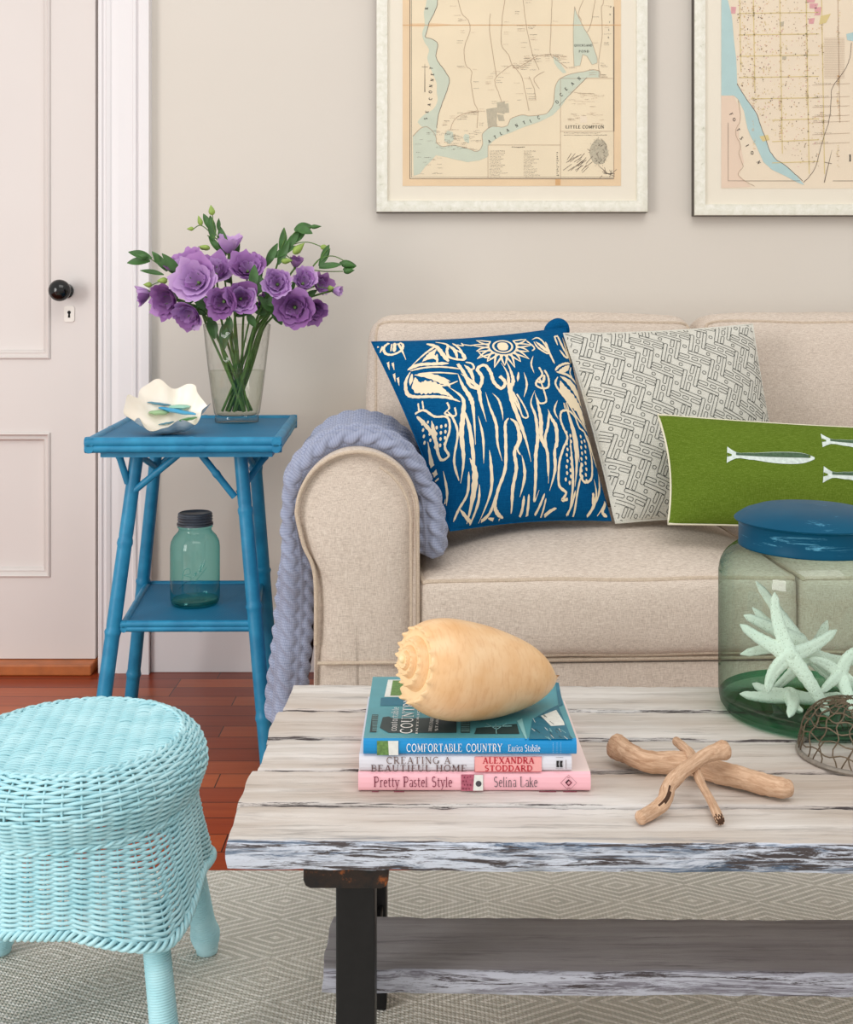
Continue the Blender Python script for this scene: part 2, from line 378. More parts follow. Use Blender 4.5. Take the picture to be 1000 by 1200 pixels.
# ------------------------------------------------------------------ a small serif stroke alphabet
def E(cx, cy, rx, ry, a0, a1, n=9):
    return [(cx + rx*math.cos(R(a0+(a1-a0)*i/n)), cy + ry*math.sin(R(a0+(a1-a0)*i/n))) for i in range(n+1)]
T_, t_ = .15, .07
G = {
'A': (.80, [(t_,[(.1,0),(.4,1)]),(T_,[(.4,1),(.7,0)]),(t_,[(.2,.34),(.6,.34)])], [(.1,0),(.7,0)]),
'B': (.70, [(T_,[(.16,0),(.16,1)]),(t_,[(.16,1),(.38,1)]+E(.38,.76,.2,.24,90,-90)+[(.16,.52)]),(t_+.03,[(.16,.52),(.4,.52)]+E(.4,.26,.23,.26,90,-90)+[(.16,0)])], [(.12,0),(.12,1)]),
'C': (.78, [(T_*.8,E(.43,.5,.35,.5,50,310,16)),(t_,[(.68,.72),(.68,.95)])], []),
'D': (.80, [(T_,[(.16,0),(.16,1)]),(T_*.75,[(.16,1),(.36,1)]+E(.36,.5,.36,.5,90,-90,12)+[(.16,0)])], [(.12,0),(.12,1)]),
'E': (.68, [(T_,[(.16,0),(.16,1)]),(t_,[(.16,1),(.6,1),(.6,.82)]),(t_,[(.16,.52),(.48,.52)]),(t_,[(.16,0),(.62,0),(.62,.2)])], [(.12,0),(.12,1)]),
'F': (.64, [(T_,[(.16,0),(.16,1)]),(t_,[(.16,1),(.6,1),(.6,.82)]),(t_,[(.16,.5),(.46,.5)])], [(.16,0),(.12,1)]),
'G': (.82, [(T_*.8,E(.43,.5,.35,.5,50,340,16)),(T_*.8,[(.7,.05),(.7,.42)])], [(.7,.42)]),
'H': (.84, [(T_,[(.16,0),(.16,1)]),(T_,[(.68,0),(.68,1)]),(t_,[(.16,.52),(.68,.52)])], [(.16,0),(.16,1),(.68,0),(.68,1)]),
'I': (.36, [(T_,[(.18,0),(.18,1)])], [(.18,0),(.18,1)]),
'K': (.80, [(T_,[(.16,0),(.16,1)]),(t_,[(.66,1),(.18,.42)]),(T_,[(.3,.55),(.68,0)])], [(.16,0),(.16,1),(.66,1),(.68,0)]),
'L': (.66, [(T_,[(.16,0),(.16,1)]),(t_,[(.16,0),(.6,0),(.6,.22)])], [(.16,1)]),
'M': (.98, [(t_,[(.14,0),(.16,1)]),(T_,[(.16,1),(.48,.08)]),(t_,[(.48,.08),(.8,1)]),(T_,[(.8,1),(.82,0)])], [(.14,0),(.82,0),(.14,1),(.84,1)]),
'N': (.84, [(t_,[(.14,0),(.14,1)]),(T_,[(.14,1),(.7,0)]),(t_,[(.7,0),(.7,1)])], [(.14,0),(.14,1),(.7,1)]),
'O': (.86, [(T_*.8,E(.43,.5,.35,.5,0,360,22))], []),
'P': (.68, [(T_,[(.16,0),(.16,1)]),(t_+.03,[(.16,1),(.38,1)]+E(.38,.73,.22,.27,90,-90)+[(.16,.46)])], [(.16,0),(.12,1)]),
'Q': (.86, [(T_*.8,E(.43,.5,.35,.5,0,360,22)),(T_,[(.45,.1),(.75,-.15)])], []),
'R': (.78, [(T_,[(.16,0),(.16,1)]),(t_+.03,[(.16,1),(.38,1)]+E(.38,.74,.21,.26,90,-90)+[(.16,.48)]),(T_,[(.36,.48),(.68,0)])], [(.16,0),(.12,1),(.68,0)]),
'S': (.64, [(T_*.8,E(.32,.75,.2,.25,40,250,10)+E(.32,.26,.23,.26,75,-140,10))], []),
'T': (.74, [(T_,[(.37,0),(.37,1)]),(t_,[(.08,.8),(.08,1),(.66,1),(.66,.8)])], [(.37,0)]),
'U': (.82, [(T_,[(.15,1),(.15,.32)]),(t_+.03,E(.41,.32,.26,.32,180,360,10)),(t_,[(.67,.32),(.67,1)])], [(.15,1),(.67,1)]),
'X': (.80, [(T_,[(.12,1),(.68,0)]),(t_,[(.68,1),(.12,0)])], [(.12,0),(.68,0),(.12,1),(.68,1)]),
'Y': (.78, [(T_,[(.1,1),(.39,.48)]),(t_,[(.68,1),(.39,.48)]),(T_,[(.39,.48),(.39,0)])], [(.1,1),(.68,1),(.39,0)]),
'V': (.8, [(T_,[(.1,1),(.4,0)]),(t_,[(.4,0),(.7,1)])], [(.1,1),(.7,1)]),
'a': (.50, [(t_+.02,E(.26,.52,.17,.15,150,0,8)),(T_*.8,[(.43,.5),(.43,.05),(.5,0)]),(t_+.02,E(.26,.17,.17,.17,90,360,12))], []),
'b': (.56, [(T_*.8,[(.12,1),(.12,0)]),(t_+.03,E(.3,.33,.2,.33,150,-150,14))], [(.08,1)]),
'c': (.48, [(t_+.04,E(.28,.33,.2,.33,50,310,14))], []),
'e': (.50, [(t_+.03,[(.08,.37),(.45,.37)]+E(.27,.33,.19,.33,12,310,14))], []),
'i': (.28, [(T_*.8,[(.14,0),(.14,.66)]),(T_*.9,[(.14,.84),(.14,.96)])], [(.14,0)]),
'k': (.56, [(T_*.8,[(.13,0),(.13,1)]),(t_,[(.46,.66),(.15,.3)]),(T_*.8,[(.24,.4),(.5,0)])], [(.13,0),(.5,0)]),
'l': (.28, [(T_*.8,[(.14,0),(.14,1)])], [(.14,0)]),
'n': (.60, [(T_*.8,[(.14,0),(.14,.66)]),(t_+.02,E(.3,.45,.16,.21,170,0,8)),(T_*.8,[(.46,.45),(.46,0)])], [(.14,0),(.46,0)]),
'r': (.42, [(T_*.8,[(.14,0),(.14,.66)]),(t_+.03,E(.3,.45,.16,.21,170,50,6))], [(.14,0)]),
's': (.42, [(t_+.03,E(.21,.5,.14,.16,40,250,8)+E(.21,.17,.15,.17,75,-140,8))], []),
't': (.38, [(T_*.8,[(.17,.88),(.17,.1),(.24,0),(.34,.04)]),(t_,[(.03,.64),(.34,.64)])], []),
'y': (.54, [(T_*.8,[(.08,.66),(.28,0)]),(t_+.01,[(.48,.66),(.28,0),(.18,-.26),(.06,-.28)])], [(.08,.66),(.48,.66)]),
'o': (.54, [(t_+.04,E(.27,.33,.2,.33,0,360,16))], []),
}
def text_w(s, sp=.06): return sum((G[c][0] if c in G else .36) + sp for c in s) - sp
def text(mb, s, fn, h, m=0, sp=.06, xs=1.0, bold=1.0, rot=0, at=(0,0), center=False):
    """fn maps (x, y) to space; text starts at 'at' in that plane"""
    x = -text_w(s, sp)/2 if center else 0
    ca, sa = math.cos(rot), math.sin(rot)
    def f(x_, y_):
        X, Y = x_*h*xs, y_*h
        return fn(at[0] + X*ca - Y*sa, at[1] + X*sa + Y*ca)
    for c in s:
        if c in G:
            w, strokes, ser = G[c]
            for (tw, pts) in strokes: mb.ribbon([(x+p[0], p[1]) for p in pts], tw*bold, f, m)
            for (a, b) in ser: mb.ribbon([(x+a-.13, b), (x+a+.13, b)], t_*bold, f, m)
            x += w + sp
        else: x += .36 + sp

# ================================================================== ROOM
WY = 2.73
m = MB(); m.box((-.69, WY, FZ), (3.0, WY+.12, 2.6)); m.box((-3.0, WY, 2.06), (-.69, WY+.12, 2.6)); m.box((-3.0, WY, FZ), (-1.75, WY+.12, 2.06))
struct(m.build('wall_back', 'wall', smooth=False))
m = MB(); m.box((-3.0, -1.6, FZ-.05), (3.0, WY+.3, FZ)); struct(m.build('floor', 'floor', smooth=False))
m = MB(); m.box((-3.12, -1.6, FZ), (-3.0, WY+.12, 2.6)); wl = m
# door: stiles and rails in front, panels set back, with mouldings
DY = 2.735
xr = (112-CX)*WY/F; xs_ = (58.5-CX)*WY/F; xL = xr-.80
def zz(py): return H-(py-YH)*WY/F
m = MB()
m.box((xs_, DY, .022), (xr-.002, DY+.04, 2.03)); m.box((xL, DY, .022), (xL+.115, DY+.04, 2.03))
for a, b in ((677, 772), (421, 507)):
    m.box((xL+.115, DY, zz(b) if b < 700 else .022), (xs_, DY+.04, zz(a)))
m.box((xL+.115, DY, 1.91), (xs_, DY+.04, 2.03))
m.box((xL+.115, DY+.016, .03), (xs_, DY+.03, 2.0))
door = m.build('door_1', 'door_white', smooth=False); struct(door)
def frame_strip(mb, x0, x1, z0, z1, prof, fn=None):       # mitred moulding; prof = [(inset, y)]
    rings = []
    for (i, y) in prof: rings.append([mb.add(p) for p in ((x0+i,y,z0+i),(x1-i,y,z0+i),(x1-i,y,z1-i),(x0+i,y,z1-i))])
    for a, b in zip(rings, rings[1:]):
        for k in range(4): mb.face((a[k], a[(k+1)%4], b[(k+1)%4], b[k]))
for (a, b) in ((zz(421), 1.91), (zz(677), zz(507))):
    m = MB(); frame_strip(m, xL+.115, xs_, a, b, [(0,DY+.001),(.001,DY-.004),(.004,DY-.006),(.007,DY-.003),(.009,DY+.005),(.012,DY+.005),(.016,DY+.002),(.019,DY+.006),(.022,DY+.0155)])
    m.build('panel_moulding', 'door_white', door)
k = P(78, 341, DY)
m = MB()
prof = [(.0,0),(.018,0),(.018,.004),(.008,.008),(.007,.026),(.014,.032)] + [(.0265*math.cos(R(a)), .052+.022*math.sin(R(a))) for a in range(-50, 91, 10)]
for i, (r, d_) in enumerate(prof):
    pass
m.lathe(prof, seg=36)
m.v = [(k.x + a, DY - c, k.z + b) for (a, b, c) in m.v]
m.build('door_knob', 'knob_black', door, angle=60)
m = MB(); kc = P(81.5, 368, DY)
def rr_ring(cx, cz, w, h, r, y, n=6):
    out = []
    for (sx, sz, a0) in ((1,1,0),(-1,1,90),(-1,-1,180),(1,-1,270)):
        for i in range(n+1):
            a = R(a0+90*i/n); out.append((cx+sx*(w-r)+r*math.cos(a), y, cz+sz*(h-r)+r*math.sin(a)))
    return out
a_ = [m.add(p) for p in rr_ring(kc.x, kc.z, .0125, .0195, .006, DY+.001)]; b_ = [m.add(p) for p in rr_ring(kc.x, kc.z, .0125, .0195, .006, DY-.003)]
for i in range(len(a_)): m.face((a_[i], a_[(i+1)%len(a_)], b_[(i+1)%len(a_)], b_[i]))
m.face(b_)
esc = m.build('escutcheon', 'escutcheon', door)
m = MB(); m.poly([(kc.x + .0042*math.cos(R(a)), kc.z+.004 + .0042*math.sin(R(a))) for a in range(0,360,20)], lambda x, z: (x, DY-.0034, z))
m.poly([(kc.x-.0018, kc.z+.002),(kc.x+.0018, kc.z+.002),(kc.x+.003, kc.z-.009),(kc.x-.003, kc.z-.009)], lambda x, z: (x, DY-.0034, z))
m.build('keyhole', 'key_black', esc if False else door, smooth=False)
# jamb in the dark gap, casing, threshold, baseboard
m = MB(); m.box((xr-.01, DY+.03, FZ), (xr+.02, DY+.06, 2.06)); m.box((xL-.02, DY+.03, FZ), (xL+.01, DY+.06, 2.06)); m.box((xL, DY+.05, 1.9),(xr, DY+.07, 2.06))
m.box((xL, DY+.045, FZ), (xr, DY+.06, .08))
struct(m.build('trim_1', 'dark_gap', smooth=False))
x0, x1 = (114-CX)*2.705/F, (175-CX)*2.705/F
prof = [(0,WY+.02),(0,2.712),(.003,2.708),(.010,2.708),(.013,2.713),(.018,2.713),(.022,2.706),(.030,2.708),(.034,2.711),(.050,2.709),(.078,2.709),(.084,2.709),(.088,2.704),(.094,2.704),(.097,2.710),(.102,2.702),(.108,2.700),(.116,2.700),(.127,2.700),(.127,WY+.001)]
w_ = (x1-x0)/.127
m = MB(); rows = [[m.add((x0+a*w_, b, z)) for (a, b) in prof] for z in (FZ, 2.16)]
for i in range(len(prof)-1): m.face((rows[0][i], rows[0][i+1], rows[1][i+1], rows[1][i]))
struct(m.build('trim_2', 'trim_white', smooth=False))
m = MB(); m.box((xL-.13, 2.705, 2.04), (x1-.001, WY+.01, 2.17)); m.box((xL-.13, 2.705, FZ), (xL-.004, WY+.01, 2.04)); struct(m.build('trim_3', 'trim_white', smooth=False, bevel=.003))
m = MB(); m.box((xL, 2.690, FZ), (xr+.001, DY+.045, .020)); struct(m.build('trim_4', 'threshold_wood', smooth=False, bevel=.003))
m = MB(); m.box((x1+.001, 2.716, FZ), (3.0, WY+.01, .135)); m.box((x1+.001, 2.720, .135), (3.0, WY+.01, .150)); struct(m.build('baseboard_back', 'trim_white', smooth=False, bevel=.002))

# rug
m = MB(); nx = 60
m.box((-1.5, -.6, FZ), (1.7, 1.73, 0)); rug = m.build('area_rug', 'rug', smooth=False, bevel=.003)
tag(rug, 'flat woven grey and cream rug with nested diamonds on the wooden floor', 'rug')

# ================================================================== FRAMED MAPS
plain('paper_tan', (240,224,200), .9, var=.04, sc=9); plain('paper_edge', (238,210,178), .9, var=.05, sc=14)
plain('paper_pink', (240,224,206), .9, var=.03, sc=12); plain('paper_rose', (236,212,196), .9, var=.03, sc=12)
plain('map_water', (208,215,202), .9, var=.04); plain('map_water_blue', (184,212,218), .9, var=.04)
plain('map_line', (184,158,136), .9); plain('map_ink', (116,100,90), .9); plain('map_black', (44,38,36), .9)
plain('map_grey', (196,186,168), .9, var=.12, sc=200); plain('map_yellow', (226,206,150), .9); plain('map_rosy', (226,168,176), .9, var=.1, sc=100)
plain('map_orange', (222,176,128), .9)
mapmats = ['paper_tan','paper_edge','map_water','map_line','map_ink','map_black','map_grey','map_yellow','map_rosy','map_water_blue','paper_pink','paper_rose','map_orange']
TAN,EDG,WAT,LIN,INK,BLK,GRY,YEL,ROS,WBL,PNK,RSE,ORG = range(13)

def framed(name, label, xo0, xo1, yb, htop, side, fw=13.5):
    D = 2.700; s = D/F
    X0, X1 = (xo0-CX)*s, (xo1-CX)*s; Z0 = H-(yb-YH)*s; Z1 = htop
    root = thing(name, label, 'framed map', ((X0+X1)/2, WY-.001, Z0), 'framed antique maps on the wall')
    m = MB(); f = fw*s
    frame_strip(m, X0, X1, Z0, Z1, [(0,WY-.001),(0,D+.003),(.0005,D+.0025)])
    a = m.build('frame_side', 'frame_side', root, smooth=False)
    m = MB(); frame_strip(m, X0, X1, Z0, Z1, [(.0004,D+.0026),(.0015,D),(.008,D-.002),(.018,D),(f-.004,D+.002),(f-.001,D+.001),(f,D+.004),(f,D+.014)])
    m.build('moulding', 'frame_wash', root)
    m = MB(); m.box((X0+f-.002, D+.009, Z0+f-.002), (X1-f+.002, D+.011, Z1-f+.002)); m.build('mat_board', 'mat_board', root, smooth=False)
    m = MB(); m.box((X0+f-.001, D+.0055, Z0+f-.001), (X1-f+.001, D+.0065, Z1-f+.001)); m.build('glass_pane', 'pane_glass', root, smooth=False)
    return root, D+.009
def mp(Dm, off): 
    def f(px, py): s = Dm/F; return ((px-CX)*s, Dm-off, H-(py-YH)*s)
    return f
rnd = random.Random(3)
def wig(pts, n=5, a=.8):
    q = spline(pts, n); return [(p.x + rnd.uniform(-a, a), p.y + rnd.uniform(-a, a)) for p in q]
def scrib(mb, f, x, y, w, mat_=INK, rows=1, h=.8):       # illegible small print
    for r in range(rows):
        cx = x; yy = y + r*2.4
        while cx < x + w*rnd.uniform(.7, 1):
            l = rnd.uniform(.6, 1.6); mb.ribbon([(cx, yy+rnd.uniform(-.3,.3)), (cx+l, yy+rnd.uniform(-.3,.3))], h*rnd.uniform(.5,1), f, mat_); cx += l + rnd.uniform(.3,.9)
# --- first map
r1, Dm = framed('framed_map', 'wide framed tan coastal map hanging wholly above the left half of the sofa', 441, 760, 248.5, 2.02, 0)
f0, f1, f2, f3 = mp(Dm, .0006), mp(Dm, .0009), mp(Dm, .0012), mp(Dm, .0015)
m = MB(); TOP = -240
m.poly([(472,218),(728,218),(728,TOP),(472,TOP)], f0, EDG)
m.poly([(481,209),(719.5,209),(719.5,TOP+10),(481,TOP+10)], f1, TAN)
for w, x in ((.9, 480.6), (.5, 482.4)): m.ribbon([(x, TOP+10),(x, 209.5-(x-480.6)),(719.5, 209.5-(x-480.6))], w, f2, INK)
m.ribbon([(719.5, 8),(719.5, 154)], 1.3, f2, INK); m.ribbon([(719.5, 154),(719.5, 209)], .7, f2, LIN)
# river on the left and the ocean along the coast
river = [(508,TOP+12),(520,-150),(500,-90),(512,-40),(513,0),(509,15),(503,27),(500,38),(499,44),(507,46),(513,52),(511,66),(516,76),(522,84),(527,94),(524,106),(521,114),(516,128),(513,140),(512,150),(511,160)]
left = [(503,160),(498,152),(492,146),(490,142),(498,134),(508,128),(513,118),(512,108),(512,98),(508,88),(504,78),(501,68),(503,58),(498,50),(495,40),(498,28),(497,14),(500,0),(496,-40),(484,-90),(505,-150),(492,TOP+12)]
m.poly([tuple(p)[:2] for p in spline(river, 3)] + [tuple(p)[:2] for p in spline(left, 3)], f2, WAT)
m.ribbon(wig(river[3:-1], 4, .3), .6, f3, INK)
oc = [(484,160),(494,150),(503,150),(511,160),(512,168),(520,172),(530,170),(540,172),(548,174),(556,177),(562,176),(566,168),(565,158),(570,152),(578,148),(588,149),(595,147),(598,140),(604,137),(612,135),(622,136),(632,135),(641,133),(646,127),(649,120),(650,108),(652,98),(657,92),(665,88),(674,86),(684,84),(694,82),(703,84),(703,91)]
ob = [(688,91),(679,99),(670,108),(663,117),(657,126),(648,135),(632,143),(614,149),(600,155),(586,160),(577,166),(572,172),(572,184),(562,188),(548,190),(534,187),(522,184),(511,182),(505,189),(498,196),(492,204),(485,206)]
m.poly(oc + ob, mp(Dm,.00125), WAT)
m.ribbon(wig(oc, 3, .3), .6, f3, LIN)
m.ribbon([(688,91),(655,124)], .4, f3, INK)
pond = [(673.5,8),(672,30),(672,60),(673,78),(680,77),(683,64),(688,66),(694,76),(700,74),(700,68),(694,50),(690,42),(685,34),(680,24),(676,16)]
m.poly(pond, f2, WAT); m.ribbon(pond+[pond[0]], .45, f3, LIN)
m.poly([(648,66),(653,68),(658,76),(664,85),(660,86),(654,80),(650,74)], f2, WAT)
m.poly([(525,153),(531,155),(532,164),(527,169),(521,165),(521,158)], f2, WAT); m.poly([(545,157),(550,158),(550,168),(545,166),(543,161)], f2, WAT)
# grey marsh
for (x, y, w, h) in ((571,128,12,22),(583,120,9,14),(588,122,8,10),(575,146,8,6),(584,134,6,8)):
    m.poly([(x+rnd.uniform(-2,2), y), (x+w, y+rnd.uniform(-3,2)), (x+w+rnd.uniform(-2,2), y+h), (x+rnd.uniform(-2,3), y+h+rnd.uniform(-2,2))], f1 if False else mp(Dm, .0011+rnd.random()*.0001), GRY)
# fold line
m.ribbon([(472,29.5),(728,29.5)], .8, f3, ORG)
for k_ in range(3): m.ribbon([(474,29.5),(505+k_*8,29.5),(528,29)], [3.5-k_,5-k_*1.5,1], mp(Dm,.00095+.00004*k_), EDG)
m.poly([(651,210),(657,210),(657,217),(651,217)], f2, ORG)
# roads
roads = [[(539,TOP+10),(540,-120),(534,-30),(540,12),(549,24),(551,36),(546,50),(544,60),(546,76),(553,84),(552,96),(556,120),(560,130),(559,150)],
 [(559,130),(545,133),(533,140),(528,152)],[(590,TOP+10),(596,-100),(594,-20),(589,20),(588,52),(596,64),(600,76),(606,82),(612,92),(616,110),(620,130)],
 [(600,76),(584,88),(580,96),(585,110),(588,120)],[(606,80),(620,72),(630,66),(644,64),(655,67)],[(613,0),(617,30),(621,50),(625,66),(632,82)],
 [(647,TOP+10),(649,-60),(647,0),(646,30),(645,62),(652,70),(665,80)],[(704,TOP+10),(708,-20),(705,10),(706,40),(702,70),(702,90)],
 [(698,0),(692,30),(688,38)],[(620,90),(626,104),(628,118)],[(575,16),(574,36),(582,90)],[(632,104),(626,92),(638,84)],[(684,0),(678,16),(682,24)]]
for r_ in roads: m.ribbon(wig(r_, 6, .25), .55, f3, LIN)
for i in range(150):
    r_ = spline(rnd.choice(roads[:8]), 6); p = rnd.choice(r_)
    if p.y < 4-60 or p.y > 190 or (p.x > 655 and p.y > 92): continue
    scrib(m, f3, p.x + rnd.choice((-11, 2, 3)), p.y, rnd.uniform(5, 10), LIN if rnd.random() < .6 else INK, rnd.choice((1,1,2)), .5)
for i in range(60):
    scrib(m, f3, rnd.uniform(510,560), rnd.uniform(152,176), rnd.uniform(4, 8), INK, 1, .45)
for i in range(26): scrib(m, f3, rnd.uniform(486,514), rnd.uniform(150,204), rnd.uniform(4, 8), INK, 1, .4)
# cartouches
for q in ([(657,92),(657,209)],[(657,92),(719,92)],[(572,170),(572,209)],[(572,170),(657,170)],[(657,154),(719,154)]): m.ribbon(q, .45, f3, LIN)
text(m, 'LITTLE COMPTON', f3, 3.6, BLK, sp=.12, bold=1.2, at=(663,151.5), rot=0) if False else None
def mirr(f): return lambda x, y: f(x, -y)
def mtext(s, x, y, h, rot=0, sp=.1, bold=1.2, xs=1.0, ink=BLK, mm=None, ff=None): text(mm or m, s, mirr(ff or f3), h, ink, sp=sp, xs=xs, bold=bold, rot=rot, at=(x, -y))
mtext('LITTLE COMPTON', 663, 150.5, 3.4, sp=.12, xs=1.15)
scrib(m, f3, 661, 156, 56, INK, 2, .7); scrib(m, f3, 600, 172.5, 22, BLK, 1, .9)
for r_ in range(14):
    scrib(m, f3, 574, 177+r_*2.35, rnd.uniform(12,28), INK, 1, .6); scrib(m, f3, 614, 177+r_*2.35, rnd.uniform(8,20), INK, 1, .6)
for r_ in range(12): scrib(m, f3, 652.5, 179+r_*2.4, 1.6, BLK, 1, 1.0)
for i in range(46): scrib(m, f3, rnd.uniform(664,706), rnd.uniform(108,146), rnd.uniform(3,10), LIN, 1, .5)
m.poly([(680,136),(688,136),(688,144),(680,144)], f2, PNK)
for i in range(22):
    x = rnd.uniform(660,690); y = rnd.uniform(184,206); m.ribbon([(x,y),(x+rnd.uniform(4,10), y-rnd.uniform(4,10))], .5, f3, INK)
for i in range(120):
    a = rnd.uniform(0,2*PI); q = rnd.random()**.5; x = 702+11*q*math.cos(a); y = 178+17*q*math.sin(a)
    m.ribbon([(x,y),(x+rnd.uniform(-3,3), y+rnd.uniform(-3,3))], .45, f3, rnd.choice((INK,GRY,GRY)))
m.poly([(702+11*math.cos(a/3), 178+16*math.sin(a/3)*rnd.uniform(.8,1)) for a in range(18)], f1 if False else mp(Dm,.0011), GRY)
for q in range(10): m.ribbon([(700+rnd.uniform(0,30)*.8, 195+rnd.uniform(0,14)), (704+rnd.uniform(0,16), 198+rnd.uniform(0,10))], .5, f3, INK)
# lettering along the water
for s_, pts in (('SEACONNET', [(499,139),(500.5,131),(503,123),(504.5,116),(504.5,108),(505,101),(506.5,94),(507,87),(505.5,80)]), ('RIVER', [(500,10),(502,-2),(504,-14),(503,-26),(503,-38)])):
    for c_, (x, y) in zip(s_, pts): mtext(c_, x+1.6, y+1.5, 3.4, rot=R(84), bold=1.5)
for c_, (x, y) in zip('ATLANTIC', [(573,168),(580,163),(587,158.5),(594.5,155),(605,149.5),(614,146),(622,144),(631,140)]): mtext(c_, x, y, 3.6, rot=R(26), bold=1.5)
for c_, (x, y) in zip('OCEAN', [(653,121),(658,112.5),(664,105.5),(671,99.5),(679,93.5)]): mtext(c_, x, y+1, 3.6, rot=R(42), bold=1.5)
mtext('QUICKSAND', 673, 54.5, 2.4, sp=.12, xs=1.15, bold=1.3); mtext('POND', 678.5, 61.5, 2.4, sp=.3, xs=1.2, bold=1.3)
for i, y in enumerate((9,18,27,36,45)): mtext('ONTER'[i], 715-i*.6, y, 1.8, bold=1.2)
m.ribbon([(498,75),(498,108)], [.3,1.0], f3, INK); m.ribbon([(494.5,78.5),(501.5,78.5)], .5, f3, INK)
m.build('map_print', mapmats, r1, smooth=False)

# --- second map
r2, Dm = framed('framed_map', 'framed pinkish street map with yellow blocks, cut off by the right edge of the photo', 814, 1128, 252.5, 2.02, 1)
f0, f1, f2, f3 = mp(Dm, .0006), mp(Dm, .0009), mp(Dm, .0012), mp(Dm, .0015)
m = MB()
m.poly([(845.5,221),(1096,221),(1096,TOP),(845.5,TOP)], f0, PNK)
m.poly([(845.5,112),(860,112),(868,130),(866,160),(872,190),(866,205),(880,219),(845.5,220.5)], f1, RSE)
m.poly([(845.5,TOP),(853,TOP),(853,0),(858,20),(860,45),(863,70),(864,98),(872,112),(886,132),(891,146),(897,162),(903,178),(911,188),(921,194),(932,204),(943,217),(935,214),(920,206),(905,199),(895,190),(886,170),(880,160),(876,150),(872,130),(865,116),(860,112),(845.5,112)], f2, WBL)
coast = [(864,98),(872,112),(886,132),(891,146),(897,162),(903,178),(911,188),(921,194),(932,204),(941,212)]
m.ribbon(wig(coast, 4, .3), .6, f3, INK)
streets = []
for i, x in enumerate((867,883,914,945,963,982,1010,1040,1070)):
    y1_ = (96, 118, 185, 215, 214, 150, 214,214,214)[i]
    m.ribbon([(x+y*.0+ (y/60.0), y) for y in range(TOP, y1_, 12)], .9 if i < 5 else .5, f3, YEL if i < 5 else LIN)
for i, y in enumerate(range(TOP+6, 200, 25)):
    x0_ = 866 if y < 95 else (880 if y < 140 else 905)
    m.ribbon([(x0_, y),(960, y-2+rnd.uniform(-1,1))], .9, f3, YEL)
for i in range(1500):
    x = rnd.uniform(862, 960); y = rnd.uniform(-10, 200)
    lim = 864 if y < 98 else 864 + (y-98)*.72
    if x < lim: continue
    if x > 905 and rnd.random() < .55: continue
    c_ = rnd.choice((YEL, YEL, ORG, INK, LIN, ROS, LIN)); L_ = rnd.uniform(.6,1.8)
    f_ = f3
    if rnd.random() < .5: m.ribbon([(x,y),(x+L_,y)], rnd.uniform(.4,1.1), f_, c_)
    else: m.ribbon([(x,y),(x,y+L_)], rnd.uniform(.4,1.1), f_, c_)
for i in range(46):
    x = rnd.choice((883,914,945,963,982)) + rnd.uniform(-1,1); y = rnd.uniform(-10,190)
    for k_ in range(8): m.ribbon([(x+rnd.uniform(-1.4,1.4), y+k_*1.8),(x+rnd.uniform(-1.4,1.4)+1.2, y+k_*1.8)], .6, f3, rnd.choice((YEL,LIN,ORG)))
for (x,y,w,h) in ((945,-6,12,9),(949,4,10,6),(955,9,8,9),(948,22,7,6),(857,8,6,8),(915,26,4,5),(917,66,5,4)):
    m.poly([(x,y),(x+w,y+rnd.uniform(-1,1)),(x+w*.8,y+h),(x,y+h)], f2, ROS if y < 25 else GRY)
m.poly([(962,19),(974,16),(968,27),(960,29)], f2, YEL); m.poly([(890,160),(900,158),(902,164),(894,166)], mp(Dm,.0013), YEL)
for y in (100,115,126,137,144,158,169):
    m.ribbon([(952,y),(996,y-2)], .4, f3, LIN); scrib(m, f3, 955, y-2, 20, INK, 1, .5)
for i in range(30): m.ribbon([(966, 45+i*1.6),(990, 45+i*1.6)], .25, f3, LIN)
m.ribbon(wig([(998,50),(996,68),(990,82),(976,102),(974,118),(972,140),(962,172),(955,198),(942,214)], 5, .3), .6, f3, INK)
m.ribbon([(975,176),(966,214)], [.3,1.0], f3, INK); m.ribbon([(966,190),(975,192)], .6, f3, INK)
m.ribbon([(853.5,144),(853.5,212),(938,212)], .5, f3, INK); m.ribbon([(976,212),(1090,212)], .5, f3, INK)
m.ribbon(wig([(865,118),(868,140),(862,155),(868,170),(866,180),(871,195),(865,204),(873,212),(884,218)], 4, .4), .5, f3, LIN)
m.poly([(992,40),(1004,37),(1010,44),(1002,49),(993,47)], f2, WBL)
for c_, (x, y) in zip('FOTSION', [(855,134),(859,142),(863,152),(867,162),(874,171),(880,181),(887,190)]): mtext(c_, x, y, 3.6, rot=R(-58 if c_ != 'O' else 0), bold=1.5)
mtext('I', 995, 189, 7.5, bold=1.3); mtext('II', 1001, 189, 7, bold=1.0)
m.build('map_print', mapmats, r2, smooth=False)

# ================================================================== SOFA
SO = Vector(((348-CX)*1.90/F, 1.90, FZ)); SA = R(2.5)
def SW(x, y, z): return Vector((SO.x + x*math.cos(SA) - y*math.sin(SA), SO.y + x*math.sin(SA) + y*math.cos(SA), z))
sofa = thing('sofa', 'beige linen slipcovered sofa with rolled arms behind the coffee table', 'sofa', SW(.87, .4, FZ))
LW = 1.74
def arm_profile(right=False):
    pts = []
    for a in range(200, -1, -8): pts.append((.1035+.1035*math.cos(R(a)), .527+.1035*math.sin(R(a))))     # over the roll, left to right
    pts = [(.030,FZ+.004),(.030,.20),(.032,.30),(.032,.40),(.026,.440),(.012,.470)] + pts[2:] + [(.207,.50),(.2075,.42),(.2075,.3),(.2075,.2),(.2075,FZ+.004)]
    q = spline([(a, 0, b) for a, b in pts], 3)
    return [((LW - p.x) if right else p.x, p.z) for p in q]
